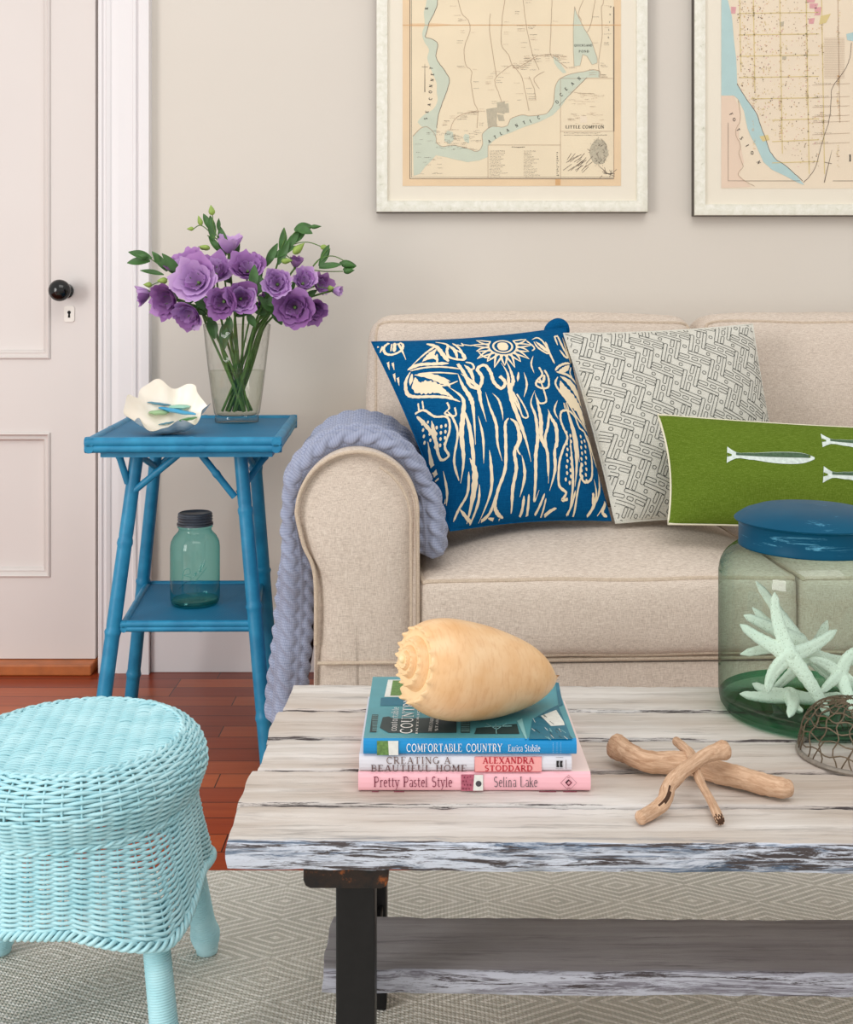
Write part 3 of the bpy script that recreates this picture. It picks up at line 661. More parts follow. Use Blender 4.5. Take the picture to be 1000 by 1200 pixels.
def arm(right=False):
    pr = arm_profile(right); n = len(pr); cx = sum(p[0] for p in pr)/n; cz = .35
    m = MB(); rows = []
    for (y, ins) in ((.012,.010),(.004,.004),(.0,.0),(.006,-.0035),(.02,-.004),(.2,-.004),(.5,-.004),(.84,-.004),(.85,0)):
        row = []
        for (x, z) in pr:
            dx, dz = cx-x, max(0, cz - z) if z < cz else (cz-z); L = math.hypot(dx, dz) or 1
            row.append(m.add(SW(x + dx/L*ins, y, z + (dz/L*ins if z > .1 else 0))))
        rows.append(row)
    for a, b in zip(rows, rows[1:]):
        for i in range(n-1): m.face((a[i], a[i+1], b[i+1], b[i]))
    # front panel: slightly puffed
    cen = []
    for k_, (sc, y) in enumerate(((.7,-.006),(.35,-.010),(.03,-.011))):
        cen.append([m.add(SW(cx + (x-cx)*sc, y if z > .05 else 0, cz*0 + z if False else (.36 + (z-.36)*sc if z > .06 else z))) for (x, z) in pr])
    prev = rows[0]
    for row in cen:
        for i in range(n-1): m.face((prev[i], prev[i+1], row[i+1], row[i]))
        prev = row
    m.face(prev)
    m.face(rows[-1])
    o = m.build('arm', 'sofa_linen', sofa, angle=60)
    m = MB(); pp = [SW(x, -.001, z) for (x, z) in pr if z > .28]; m.tube(pp, .0034, 8)
    pp = [SW(x + (-.012 if not right else .012)*(1 if abs(x-(0 if not right else LW)) > .1 else -1)*1, -.009, z-.0 if z < .5 else z-.012) for (x, z) in pr if z > .27 and (abs(x-(LW if right else 0)) > .15)]
    m.tube(pp, .0024, 6)
    m.tube([SW(x, -.013, .272) for x in ((.036,.10,.2) if not right else (LW-.036, LW-.1, LW-.2))], .0034, 8)
    m.build('piping', 'piping_linen', o)
    return o
arm(); arm(True)
# base with skirt
m = MB(); m.box(SW(.2,.02,0)*0 + Vector((0,0,0)), (0.001,.001,.001)) if False else None
def sbox(mb, x0, x1, y0, y1, z0, z1): mb.hexa([SW(x0,y0,z0),SW(x1,y0,z0),SW(x1,y1,z0),SW(x0,y1,z0)], [SW(x0,y0,z1),SW(x1,y0,z1),SW(x1,y1,z1),SW(x0,y1,z1)])
m = MB(); sbox(m, .200, LW-.200, .018, .84, FZ+.002, .262); sbox(m, .19, LW-.19, .60, .84, .2, .44)
base = m.build('base', 'sofa_linen', sofa, smooth=False, bevel=.006)
m = MB(); m.grid(90, 6, lambda u, v: SW(.200+u*(LW-.40), .008 + .002*math.sin(u*60)*(1-v) - .003*(1-v), FZ+.004 + v*.262)); m.build('skirt', 'sofa_linen', sofa)
m = MB(); m.tube([SW(.2+u/20*(LW-.4), .005, .268) for u in range(21)], .0042, 8); m.build('piping', 'piping_linen', base)
m = MB()
def bk(u, v):
    a = v*PI; x = u*LW
    return SW(x, .76 + .055*math.cos(a) - .02*math.sin(a)*0, .74 + .055*math.sin(a)) if True else None
sbox(m, .17, LW-.17, .66, .84, .30, .80)
m.build('back_frame', 'sofa_linen', sofa, smooth=False, bevel=.03, bseg=4)

def cushion(name, cx, cy, cz, hx, hy, hz, r, ctop, cfront, edges, lean=0, tshape=None, seed=0, drop=0, matn='sofa_linen', parent=None, pr=.0038):
    nse = Vector((seed*3.1, seed*1.7, 0))
    def D3(u, v, w):
        p = Vector((u*hx, v*hy, w*hz)); c = Vector((max(-(hx-r), min(hx-r, p.x)), max(-(hy-r), min(hy-r, p.y)), max(-(hz-r), min(hz-r, p.z))))
        d = p - c
        if d.length > 1e-9: p = c + d.normalized()*min(d.length, r) if sum(abs(a) > 1e-9 for a in d) > 1 else p
        q = Vector(p)
        fu, fv, fw = (1-abs(u)**3), (1-abs(v)**2.5), (1-abs(w)**2.5)
        q.z += (ctop*fu*fv if w > 0 else -ctop*.3*fu*fv)*abs(w)
        q.y += (-cfront*fu*fw if v < 0 else cfront*.3*fu*fw)*abs(v)
        q.x += .010*u*(1-abs(w)**2)*fv
        nn = mnoise.noise(Vector((q.x*7, q.y*7, q.z*7)) + nse); q += Vector((0, -.004*nn, .004*nn))
        if lean: q.y, q.z = q.y*math.cos(lean) + q.z*math.sin(lean), -q.y*math.sin(lean)*0 + q.z*math.cos(lean)
        return SW(cx+q.x, cy+q.y, cz+q.z)
    m = MB(); N_ = 26
    S_ = [-1] + [-1 + .0 + 2*(i/N_) for i in range(1, N_)] + [1]
    rx = [min(.999, r/h_) for h_ in (hx, hy, hz)]
    def samples(h_):
        e = r/h_; a = [-1, -1+e*.15, -1+e*.35, -1+e*.6, -1+e]; n = 22
        return a + [(-1+e) + (2-2*e)*k_/n for k_ in range(1, n)] + [-x for x in a[::-1]]
    sx, sy, sz = samples(hx), samples(hy), samples(hz)
    cache = {}
    def V(u, v, w):
        key = (round(u,6), round(v,6), round(w,6))
        if key not in cache: cache[key] = m.add(D3(u, v, w))
        return cache[key]
    for w in (-1, 1):
        for i in range(len(sx)-1):
            for j in range(len(sy)-1): m.face((V(sx[i],sy[j],w),V(sx[i+1],sy[j],w),V(sx[i+1],sy[j+1],w),V(sx[i],sy[j+1],w)))
            for j in range(len(sz)-1): m.face((V(sx[i],w,sz[j]),V(sx[i+1],w,sz[j]),V(sx[i+1],w,sz[j+1]),V(sx[i],w,sz[j+1])))
        for i in range(len(sy)-1):
            for j in range(len(sz)-1): m.face((V(w,sy[i],sz[j]),V(w,sy[i+1],sz[j]),V(w,sy[i+1],sz[j+1]),V(w,sy[i],sz[j+1])))
    o = m.build(name, matn, parent or sofa, angle=80)
    m = MB()
    for e in edges:
        pts = []
        if e == 'ft': pts = [(u, -1, 1) for u in sx]; pts = [(-1, v, 1) for v in sy[::-1]] + pts[1:] + [(1, v, 1) for v in sy[1:]]
        if e == 'fb': pts = [(-1, v, -1) for v in sy[::-1]] + [(u, -1, -1) for u in sx][1:] + [(1, v, -1) for v in sy[1:]]
        if e == 'ring': pts = [(u,-1,1) for u in sx] + [(1,-1,w) for w in sz[::-1]][1:] + [(u,-1,-1) for u in sx[::-1]][1:] + [(-1,-1,w) for w in sz][1:-1]
        m.tube([D3(*p) for p in pts], pr, 7, closed=(e == 'ring'))
    m.build('piping', 'piping_linen', o)
    return o
for i, (a, b) in enumerate(((.211, .872), (.876, 1.529))):
    cushion('seat_cushion', (a+b)/2, .30, .342, (b-a)/2, .305, .070, .018, .055, .014, ('ft', 'fb'), seed=i)
for i, (a, b) in enumerate(((.122, .838), (.846, 1.62))):
    cushion('back_cushion', (a+b)/2, .545, .655, (b-a)/2, .075, .212, .045, .010, .030, ('ring',), lean=R(7), seed=i+5)

# ------------------------------------------------------------------ pillows
def inv_bilin(c, x, y):                     # c = BL, BR, TR, TL in pixels
    u = v = .5
    for _ in range(12):
        X = [(1-u)*(1-v)*c[0][k]+u*(1-v)*c[1][k]+u*v*c[2][k]+(1-u)*v*c[3][k] for k in (0,1)]
        du = [(1-v)*(c[1][k]-c[0][k])+v*(c[2][k]-c[3][k]) for k in (0,1)]; dv = [(1-u)*(c[3][k]-c[0][k])+u*(c[2][k]-c[1][k]) for k in (0,1)]
        rx_, ry_ = x-X[0], y-X[1]; det = du[0]*dv[1]-du[1]*dv[0]
        u += (rx_*dv[1]-ry_*dv[0])/det; v += (du[0]*ry_-du[1]*rx_)/det
    return u, v
def pillow(name, label, corners, T, mat_name, pinch=.03, seed=0, edge_mat=None, sag=0, group='throw pillows on the sofa'):
    BL, BR, TR, TL = [Vector(c) for c in corners]
    n = ((BR-BL).cross(TL-BL)).normalized()
    if n.y > 0: n = -n
    nz = Vector((seed*5.3, 0, 0))
    def base(u, v):
        pu = 4*u*(1-u); pv = 4*v*(1-v); cu = (v-.5)*2; cv = (u-.5)*2
        uu = u - cv*0 ; vv = v
        uu = .5 + (u-.5)*(1 - pinch*pv*1.0); vv = .5 + (v-.5)*(1 - pinch*pu*1.0)
        return (BL*(1-uu)*(1-vv) + BR*uu*(1-vv) + TR*uu*vv + TL*(1-uu)*vv)
    def surf(u, v, side=1, off=0):
        a = max(0, 1-abs(2*u-1)**2.4); b = max(0, 1-abs(2*v-1)**2.4)
        h = T*(a**.62)*(b**.62)*(1 + .18*(.5-v))
        p = base(u, v)
        h += .006*mnoise.noise(Vector((u*4, v*4, side*3)) + nz)*a*b + .0035*mnoise.noise(Vector((u*11, v*7, side*3)) + nz)*(1-a*b)*a**.3*b**.3
        return p + n*(side*h + off*(1 if side > 0 else -1))
    m = MB(); N_ = 84
    cs_ = lambda t_0: .5-.5*math.cos(PI*t_0)
    g1 = m.grid(N_, N_, lambda u, v: surf(cs_(u), cs_(v), 1)); g2 = m.grid(N_, N_, lambda u, v: surf(cs_(u), cs_(v), -1), flip=True)
    return m, surf, base, n
def pill_root(name, label, o_loc): return thing(name, label, 'pillow', o_loc, None)

# blue pillow
Dp = 2.10
bc = [P(528,622,2.03), P(716,610,2.11), P(663,384,2.27), P(436,401,2.19)]
m, surf, base_, nrm = pillow('throw_pillow', '', bc, .080, 'blue_cotton', .045, 1)
cc = [(345,815),(930,770),(745,72),(48,128)]
def fb(x, y):
    u, v = inv_bilin(cc, x, y); v = v - .035*max(0, .5-v)*2; u = u + .03*(u-.5)
    if not (.004 < u < .996 and .004 < v < .996): return None
    return surf(u, v, 1, .0009)
def st(pts, w, taper='both', mm=None):
    q = spline([(a, b) for a, b in pts], 6); n = len(q)
    ws = []
    for i in range(n):
        t_0 = i/(n-1); k_ = 1
        if taper in ('both',): k_ = min(1, .25+5*t_0*(1-t_0)*1.2)
        elif taper == 'end': k_ = max(.12, 1-t_0**1.5)
        elif taper == 'mid': k_ = max(.12, math.sin(PI*t_0))
        ws.append(1.15*w*k_*(1+.16*math.sin(i*2.3+pts[0][0])))
    m.ribbon([(p.x, p.y) for p in q], ws, fb, 1, cols=3 if w > 14 else 1, step=6)
# sun
m.ribbon([(490-20+4*k_, 176) for k_ in range(11)], [4]+[2*math.sqrt(max(1,23**2-(4*k_-20)**2)) for k_ in range(1,10)]+[4], fb, 1, cols=4, step=4)
m.ribbon([(490-34*math.cos(R(a)), 176+33*math.sin(R(a))) for a in range(0, 361, 12)], 7, fb, 1)
for a in range(-24, 205, 19):
    ca, sa = math.cos(R(a)), math.sin(R(a)); L_ = 112 if a % 2 else 98
    for s_ in (-1, 1):
        x0_, y0_ = 490+48*ca - s_*12*sa, 176+46*sa + s_*12*ca
        m.ribbon([(x0_, y0_), (490+80*ca - s_*7*sa, 176+76*sa + s_*7*ca), (490+L_*ca, 176+L_*sa)], [8,7,2], fb, 1, step=6)
    m.ribbon([(490+50*ca+11*math.cos(b_)*-sa*0 - 12*sa*math.cos(R(b)), 176+46*sa + 12*ca*math.cos(R(b))) for b in range(0,181,30) for b_ in (0,)], 6, fb, 1)
S = st
# fruit at the top-left corner
S([(112,135),(95,155),(100,180),(122,190),(148,178),(155,150),(146,135)], 7, 'none'); S([(130,135),(126,180)], 9); S([(120,140),(116,176)], 4); S([(140,140),(162,222)], 8, 'end'); S([(92,150),(78,188)], 7,'end'); S([(80,150),(62,150)],5)
for x, y in ((108,215),(122,222),(128,262),(140,280),(150,330)): S([(x,y),(x+6,y+28)], 6, 'end')
# left bird
S([(258,168),(228,196),(196,232),(168,264)], 8,'end'); S([(168,262),(205,248),(250,250),(300,252)], 11); S([(176,268),(230,262),(290,268),(340,280)], 6)
S([(262,180),(240,210),(214,236)], 16,'mid'); S([(236,196),(266,236)], 14,'mid'); S([(262,206),(262,250)], 5); S([(222,226),(252,222)],7)
S([(176,272),(164,305),(172,345),(196,364),(240,376),(300,392),(338,412)], 8); S([(192,296),(200,330),(230,340),(262,352),(300,384)], 40,'mid'); S([(190,286),(240,300),(285,330),(305,352)], 20,'mid'); S([(230,290),(275,312),(305,330)], 8,'mid'); S([(250,350),(290,372),(320,400)], 14, 'end'); S([(182,280),(178,320)],10,'mid')
S([(200,284),(260,288),(330,300)], 5); S([(240,330),(288,344),(330,330)], 5)
# drips and squiggles
S([(232,148),(262,168),(282,210),(300,244)], 13); S([(262,140),(300,158),(296,196),(306,226),(352,238),(350,212),(322,186)], 8); S([(318,150),(340,186),(352,236)], 7); S([(300,160),(322,190),(330,236)],11,'mid')
S([(348,150),(352,168),(330,160)], 5); S([(352,160),(380,168),(400,162)], 5)
S([(330,256),(352,300),(372,352),(402,360),(412,320),(396,284),(420,268),(440,300),(452,340),(478,366),(492,344),(472,318)], 10,'none')
S([(352,262),(372,290),(386,340)], 12,'mid'); S([(330,300),(346,350),(372,400),(382,440),(396,560)], 13,'mid'); S([(356,250),(378,258),(384,280),(366,284)], 6)
S([(340,300),(362,320),(398,362),(408,420),(428,490)], 12,'mid'); S([(300,352),(346,400),(350,460),(348,520),(360,600),(358,668)], 14,'mid'); S([(346,430),(372,500),(392,600),(402,680)], 11,'mid')
S([(424,380),(440,440),(462,500),(470,560),(490,616)], 9,'mid'); S([(448,384),(470,410),(482,450),(486,486)], 7,'mid')
S([(478,262),(500,310),(506,360),(520,420),(550,500),(572,560),(590,620)], 13,'mid'); S([(496,250),(512,300),(520,340),(512,370),(532,420),(556,470)], 12,'mid'); S([(520,380),(540,420),(556,470),(576,470),(560,430),(534,388)], 5,'none')
S([(506,478),(494,500),(498,560),(502,640),(486,700),(484,740),(500,760),(524,770)], 9); S([(512,480),(536,500),(544,552),(530,590),(540,640),(536,700),(548,760)], 10); S([(524,490),(552,540),(540,580),(552,600)], 5)
S([(444,580),(452,620),(462,700),(440,780)], 9,'mid'); S([(420,680),(424,730),(408,790)], 8,'mid'); S([(380,600),(400,640),(404,700),(398,780)], 17,'mid'); S([(380,640),(384,700),(362,740),(350,770)], 7); S([(366,740),(400,770),(430,780),(470,760),(482,706)], 8)
S([(300,440),(320,470),(336,520),(330,600),(352,660)], 6); S([(296,408),(304,430),(292,446),(326,460),(322,430)], 5,'none')
S([(470,770),(520,776),(590,780),(640,776),(700,744)], 8); S([(580,716),(584,760),(570,790)], 8); S([(596,712),(608,764),(620,784)], 7); S([(652,708),(640,750),(626,776)], 7); S([(706,742),(680,752),(654,776)], 6); S([(510,772),(540,780),(580,770)],8); S([(660,720),(660,770)],5)
S([(600,372),(586,420),(604,470),(612,540),(606,600),(612,670),(620,730),(630,700)], 11,'mid'); S([(600,380),(614,430),(624,480),(626,540),(650,590),(660,680)], 13,'mid')
S([(620,270),(632,300),(610,330),(606,350),(628,360),(654,350),(656,310),(642,280)], 7,'none'); S([(620,320),(636,370),(644,410),(620,420),(606,400)], 6,'none'); S([(640,300),(634,330),(610,336)], 9)
S([(650,440),(664,470),(682,500),(684,560),(676,568)], 12,'mid'); S([(655,446),(650,500),(640,540),(650,600),(656,660)], 8)
S([(246,520),(262,580),(286,640),(300,700)], 9,'mid'); S([(262,600),(280,680),(306,740)], 7,'mid'); S([(316,700),(320,750),(334,790)], 8,'mid'); S([(300,620),(318,680),(322,720)], 6,'mid')
S([(120,300),(150,360),(176,420)], 7,'mid'); S([(170,380),(190,440),(206,480)], 6,'mid'); S([(690,400),(676,440),(690,470)], 7,'mid'); S([(690,520),(676,580),(680,640),(668,700)], 10,'mid')
S([(870,600),(866,660),(852,710)], 8,'mid'); S([(880,500),(900,560),(912,620)], 7,'mid'); S([(400,470),(420,540),(428,620)], 7,'mid'); S([(556,600),(572,660),(566,720)], 9,'mid'); S([(560,300),(570,350),(560,400)], 7,'mid')
S([(400,200),(420,230),(450,240)], 6,'mid'); S([(600,220),(590,260),(600,300)], 6,'mid'); S([(540,300),(536,340)], 8,'mid')
# fruit on the right
S([(770,450),(740,432),(706,440),(700,470),(712,500),(726,530),(708,570),(694,620),(700,680),(730,700),(720,720),(740,716)], 7,'none'); S([(766,446),(782,480),(810,490),(830,540),(834,590),(828,640),(800,660),(780,640),(786,600)], 7,'none')
S([(722,404),(740,460),(756,520),(764,600),(760,680)], 14,'mid'); S([(740,450),(762,520),(776,600)], 10,'mid'); S([(736,520),(744,600),(752,680),(756,768)], 9,'mid'); S([(716,404),(722,430)], 4); S([(728,398),(738,430)], 4)
for i in range(34):
    c_ = i % 4; x = (722, 738, 784, 802)[c_] + (i//4 % 2)*3; y = 506 + (i // 4)*19 + (0, 8, 0, 10)[c_]
    m.ribbon([(x, y),(x+1, y+5),(x+2, y+11)], [5, 9, 4], fb, 1)
# right bird
S([(756,226),(730,236),(700,256),(686,276)], 8); S([(752,236),(728,262),(700,276)], 18,'mid'); S([(690,280),(740,284),(790,300),(812,318)], 9); S([(760,240),(752,270),(766,290)], 5)
S([(696,300),(684,330),(700,360),(730,392),(770,440),(820,476)], 7); S([(706,316),(720,350),(756,384),(790,410),(822,450)], 46,'mid'); S([(706,296),(752,316),(790,350),(812,392)], 26,'mid'); S([(776,420),(800,446),(832,480)], 10,'mid')
S([(700,110),(720,160),(744,200),(730,204),(708,180)], 8); S([(722,120),(744,180),(780,250),(806,318)], 11,'mid'); S([(704,118),(690,120),(700,160)], 6); S([(738,110),(770,200),(790,260)], 5)
S([(600,140),(620,130),(640,150),(660,196),(652,204),(620,180),(606,150)], 6); S([(612,150),(640,180),(660,200)], 12,'mid'); S([(650,150),(664,200),(684,246)], 7); S([(575,140),(606,180),(596,196)],5)
# right edge sweeps
S([(820,376),(850,430),(866,500),(880,560),(900,640),(890,700),(850,760)], 13,'mid'); S([(838,380),(872,460),(890,560)], 6); S([(806,490),(840,540),(862,590)], 9); S([(820,500),(838,520),(846,560)], 12,'mid'); S([(806,492),(846,500)], 4)
S([(840,640),(850,690),(832,740),(800,770)], 9,'mid'); S([(836,684),(838,720)],9); S([(898,690),(880,730),(900,740)], 9); S([(780,650),(772,700),(776,768)], 6); S([(764,690),(756,740),(740,768)], 6)
# left lower fruit
S([(200,420),(226,418),(260,448),(300,460),(310,500),(298,550),(312,580),(290,586),(270,540)], 6,'none'); S([(206,430),(236,470),(262,510),(280,560)], 8); S([(252,460),(262,500),(274,550)], 10,'mid'); S([(206,388),(212,420)], 4); S([(218,384),(224,414)], 4)
for i in range(12): m.ribbon([(268+(i%3)*14, 480+(i//3)*19),(269+(i%3)*14, 485+(i//3)*19),(270+(i%3)*14, 491+(i//3)*19)], [4,8,4], fb, 1)
for i in range(8): m.ribbon([(224+(i%2)*14+i*2, 456+(i//2)*19),(225+(i%2)*14+i*2, 461+(i//2)*19),(226+(i%2)*14+i*2, 466+(i//2)*19)], [3,7,3], fb, 1)
o = m.build('throw_pillow', ['blue_cotton', 'cream_ink'], None, angle=70)
tag(o, 'square deep blue pillow with a cream sun and block-print drips, leaning on the left arm', 'pillow', 'throw pillows on the sofa')
mp_ = MB(); mp_.tube([base_(u/24, 0) for u in range(24)] + [base_(1, v/24) for v in range(24)] + [base_(1-u/24, 1) for u in range(24)] + [base_(0, 1-v/24) for v in range(24)], .0022, 6, closed=True)
mp_.build('seam', 'blue_cotton', o)
mp_ = MB(); tp = bc[2]; mp_.tube(spline([tp+Vector((-.040,.006,-.014)), tp+Vector((-.026,.010,.000)), tp+Vector((-.012,.012,.006)), tp+Vector((.000,.010,.001)), tp+Vector((.006,.008,-.014))], 5), [.003,.007,.010,.012,.013,.0138,.0142,.0144,.0144,.0142,.0138,.0132,.0125,.0116,.0105,.0095,.008,.007,.0055,.004,.002], 14); mp_.build('corner_tuck', 'blue_cotton', o)

# grey fret pillow
gc = [P(722,613,2.10), P(925,606,2.20), P(882,380,2.34), P(661,391,2.24)]
m, surf, base_, nrm = pillow('throw_pillow', '', gc, .055, 'grey_cotton', .03, 2)
S_ = .44; Wc = .0102; n_ = 4; rot = R(-28)
def fg(x, y):
    a = x*math.cos(rot) - y*math.sin(rot); b = x*math.sin(rot) + y*math.cos(rot)
    u, v = .5 + a/S_, .5 + b/S_
    if not (.003 < u < .997 and .003 < v < .997): return None
    return surf(u, v, 1, .0008)
lw = .0013; U_ = .0536/8
def rect_line(x0, y0, x1, y1):
    t2 = .22
    q = [(x0+t2,y0),(x1-t2,y0),(x1,y0+t2),(x1,y1-t2),(x1-t2,y1),(x0+t2,y1),(x0,y1-t2),(x0,y0+t2),(x0+t2,y0)]
    m.ribbon([(a*U_, b*U_) for a, b in q], lw, fg, 1, step=.009)
for i in range(-7, 8):
    for j in range(-7, 8):
        ox, oy = 8*i, 8*j
        if math.hypot(ox+4, oy+4)*U_ > S_*.76: continue
        g_ = .0
        R4 = [(-.55,-.55,.55,.55)]
        bars = [(1.4,-1.25,2.55,6.5),(5.45,1.5,6.6,9.25),(3.45,3.0,4.55,5.0),(3.45,5.9,4.55,9.15),(3.45,-1.15,4.55,2.1)]
        if (i+j) % 2: bars = [(b_, a_, d_, c_) for (a_, b_, c_, d_) in bars]
        for (a_, b_, c_, d_) in bars + R4: rect_line(ox+a_, oy+b_, ox+c_, oy+d_)
o = m.build('throw_pillow', ['grey_cotton', 'fret_ink'], None, angle=70)
tag(o, 'square pale grey pillow with a dark interlocking fret pattern, between the blue and green ones', 'pillow', 'throw pillows on the sofa')
mp_ = MB(); mp_.tube([base_(u/24, 0) for u in range(24)] + [base_(1, v/24) for v in range(24)] + [base_(1-u/24, 1) for u in range(24)] + [base_(0, 1-v/24) for v in range(24)], .0022, 6, closed=True)
mp_.build('seam', 'grey_cotton', o)

# green fish pillow
gp = [P(783,614,1.99), P(1112,628,2.06), P(1112,505,2.14), P(771,486,2.07)]
m, surf, base_, nrm = pillow('throw_pillow', '', gp, .052, 'green_linen', .05, 3)
gcc = [(783,614),(1112,628),(1112,505),(771,486)]
def ff_(x, y):
    u, v = inv_bilin(gcc, x, y); return surf(u, v, 1, .0009) if .01 < u < .99 and .01 < v < .99 else None
def ff2(x, y):
    u, v = inv_bilin(gcc, x, y); return surf(u, v, 1, .0014) if .01 < u < .99 and .01 < v < .99 else None
for (x, y, L_, dy) in ((836,540,101,6),(949,522,104,8),(947,566,102,2)):
    q = [(x + L_*t_0, y + dy*t_0 + 1.5*math.sin(t_0*3)) for t_0 in [i/20 for i in range(21)]]
    ws = [17,11,6.5,5.5,6.5,7.5,7.4,8.6,9.6,10.6,11.4,12,12.4,12.6,12.6,12.4,12,11,9,6,2]
    ws = [w*1.18 for w in ws]; m.ribbon(q, ws, ff_, 1, cols=2)
    m.ribbon([(a, b-ws[i]*.25) for i, (a, b) in enumerate(q)][2:20], [w*.42 for w in ws][2:20], ff2, 2)
    m.ribbon([(x,y),(x+5,y+.5)], [5,2], ff2, 3); m.ribbon([(x+L_*.93,y+dy*.93-1.2),(x+L_*.95,y+dy*.93-1.2)], 1.6, ff2, 3)
o = m.build('throw_pillow', ['green_linen', 'fish_white', 'fish_green', 'green_linen'], None, angle=70)
tag(o, 'long green lumbar pillow printed with silvery fish, behind the big glass jar', 'pillow', 'throw pillows on the sofa')
mp_ = MB(); mp_.tube([base_(u/24, 0) for u in range(24)] + [base_(1, v/24) for v in range(24)] + [base_(1-u/24, 1) for u in range(24)] + [base_(0, 1-v/24) for v in range(24)], .0022, 6, closed=True)
mp_.build('seam', 'edge_cream', o)['label'] = 'cream flanged seam'

# ------------------------------------------------------------------ knitted throw over the left arm
path = []
pts = [(-.026,.135,.024),(-.018,.22,.029),(-.010,.32,.030),(-.006,.40,.027),(-.009,.455,.019),(-.014,.50,.012)]
for a in range(160, 12, -12): pts.append((.1035+.1185*math.cos(R(a)), .527+.1185*math.sin(R(a)), .0125))
pts += [(.227,.545,.015),(.232,.505,.020),(.235,.468,.023),(.235,.438,.021)]
cl = spline(pts, 10); LN = [0]
for a, b in zip(cl, cl[1:]): LN.append(LN[-1] + math.hypot(b.x-a.x, b.y-a.y))
y0_, y1_ = .040, .42
NS, NC = 460, 170
def interp(s):
    L_ = s*LN[-1]; import bisect
    i = min(len(cl)-2, max(0, bisect.bisect_right(LN, L_)-1)); t_0 = (L_-LN[i])/max(1e-9, LN[i+1]-LN[i])
    return cl[i].lerp(cl[i+1], t_0), (cl[i+1]-cl[i]), L_
def throw_pt(u, v):
    p, d, L_ = interp(u); th = p.z; dd = Vector((d.x, d.y)).normalized(); nx_, nz_ = -dd.y, dd.x      # outward normal (left/up)
    if nx_*(p.x-.1035) + nz_*(p.y-.45) < 0: nx_, nz_ = -nx_, -nz_
    endk = min(1, u/.015, (1-u)/.015); endk = max(0, endk)**.5
    yy0 = y0_ + .010*math.sin(L_*14) + .006*math.sin(L_*37) + 0 ; yy1 = y1_ + .015*math.sin(L_*9+1)
    th = max(.002, th*endk); W_ = yy1-yy0
    if v < .55: t_0 = v/.55; yy = yy0+th+t_0*(W_-2*th); off = th; ny, nn_ = 0, 1; wd = th*1.57 + t_0*W_
    elif v < .62: ph_ = PI/2 - PI*(v-.55)/.07; yy = yy1-th+th*math.cos(ph_); off = th*math.sin(ph_); ny, nn_ = 0, 0; wd = W_
    elif v < .80: t_0 = 1-(v-.62)/.18; yy = yy0+th+t_0*(W_-2*th); off = -th; ny, nn_ = 0, 0; wd = 0
    else: ph_ = -PI/2 + PI*(v-.80)/.20; yy = yy0+th-th*math.cos(ph_); off = th*math.sin(ph_); ny, nn_ = -math.cos(ph_), math.sin(ph_); wd = th*ph_
    colw = .040; cidx = math.floor((wd+.012)/colw); fx_ = ((wd+.012)/colw - cidx) - .5
    ph = 2*PI*L_/.058 + cidx*PI
    o1 = .17*math.sin(ph); h1 = max(0, 1-((fx_-o1)/.20)**2)**.5*(.65+.35*math.cos(ph)); h2 = max(0, 1-((fx_+o1)/.20)**2)**.5*(.65-.35*math.cos(ph))
    hgt = .0095*max(h1, h2) + .0016*abs(math.cos(fx_*PI*6))*(1 if abs(fx_) > .36 else 0)
    fold = .005*math.sin(L_*11 + yy*20) + .004*mnoise.noise(Vector((L_*9, yy*9, 0)))
    o2 = off + (hgt*nn_ + (fold if v < .62 else 0))*endk
    return SW(p.x + nx_*o2, yy + ny*hgt*endk, p.y + nz_*o2)
m = MB()
m.grid(NS, NC, throw_pt, closev=True, at=lambda u, v: {'cs': interp(u)[2], 'cw': v*.85})
m.face([0*NC + j for j in range(NC)]); m.face([NS*NC + j for j in range(NC)])
throw = m.build('knitted_throw', 'throw', None, angle=80)
tag(throw, 'periwinkle blue cable-knit throw draped over the left sofa arm', 'throw blanket')

# ================================================================== SIDE TABLE
ZT = .633; TT = .030; ZS = .270
tab = thing('side_table', 'bright blue painted bamboo side table with a lower shelf beside the door', 'side table', (-.48, 2.34, FZ))
def bamboo(mb, a, b, r, nodes, seg=16, r2=None, swell=.17):
    a, b = Vector(a), Vector(b); L_ = (b-a).length; n = max(24, int(L_/.006)); pts = []; rr = []
    for i in range(n+1):
        t_0 = i/n; k_ = 1
        for nd in nodes:
            d_ = (t_0-nd)*L_
            k_ += swell*math.exp(-(d_/.0045)**2) - .10*math.exp(-((d_-.008)/.003)**2)*.6
        pts.append(a.lerp(b, t_0)); rr.append(((r2 or r)*t_0 + r*(1-t_0))*k_)
    mb.tube(pts, rr, seg)
legs = [((-.637,2.125,FZ),(-.574,2.205,ZT-TT),(.13,.42,.70)), ((-.303,2.125,FZ),(-.371,2.205,ZT-TT),(.16,.50,.80)),
        ((-.668,2.505,FZ),(-.592,2.445,ZT-TT),(.11,.46,.9)), ((-.345,2.505,FZ),(-.382,2.445,ZT-TT),(.1,.50,.88))]
for a, b, nd in legs:
    m = MB(); bamboo(m, a, b, .0150, nd, r2=.0135); m.build('leg', 'blue_paint', tab, angle=60)
def quad_edge(c, i): return c[i], c[(i+1) % 4]
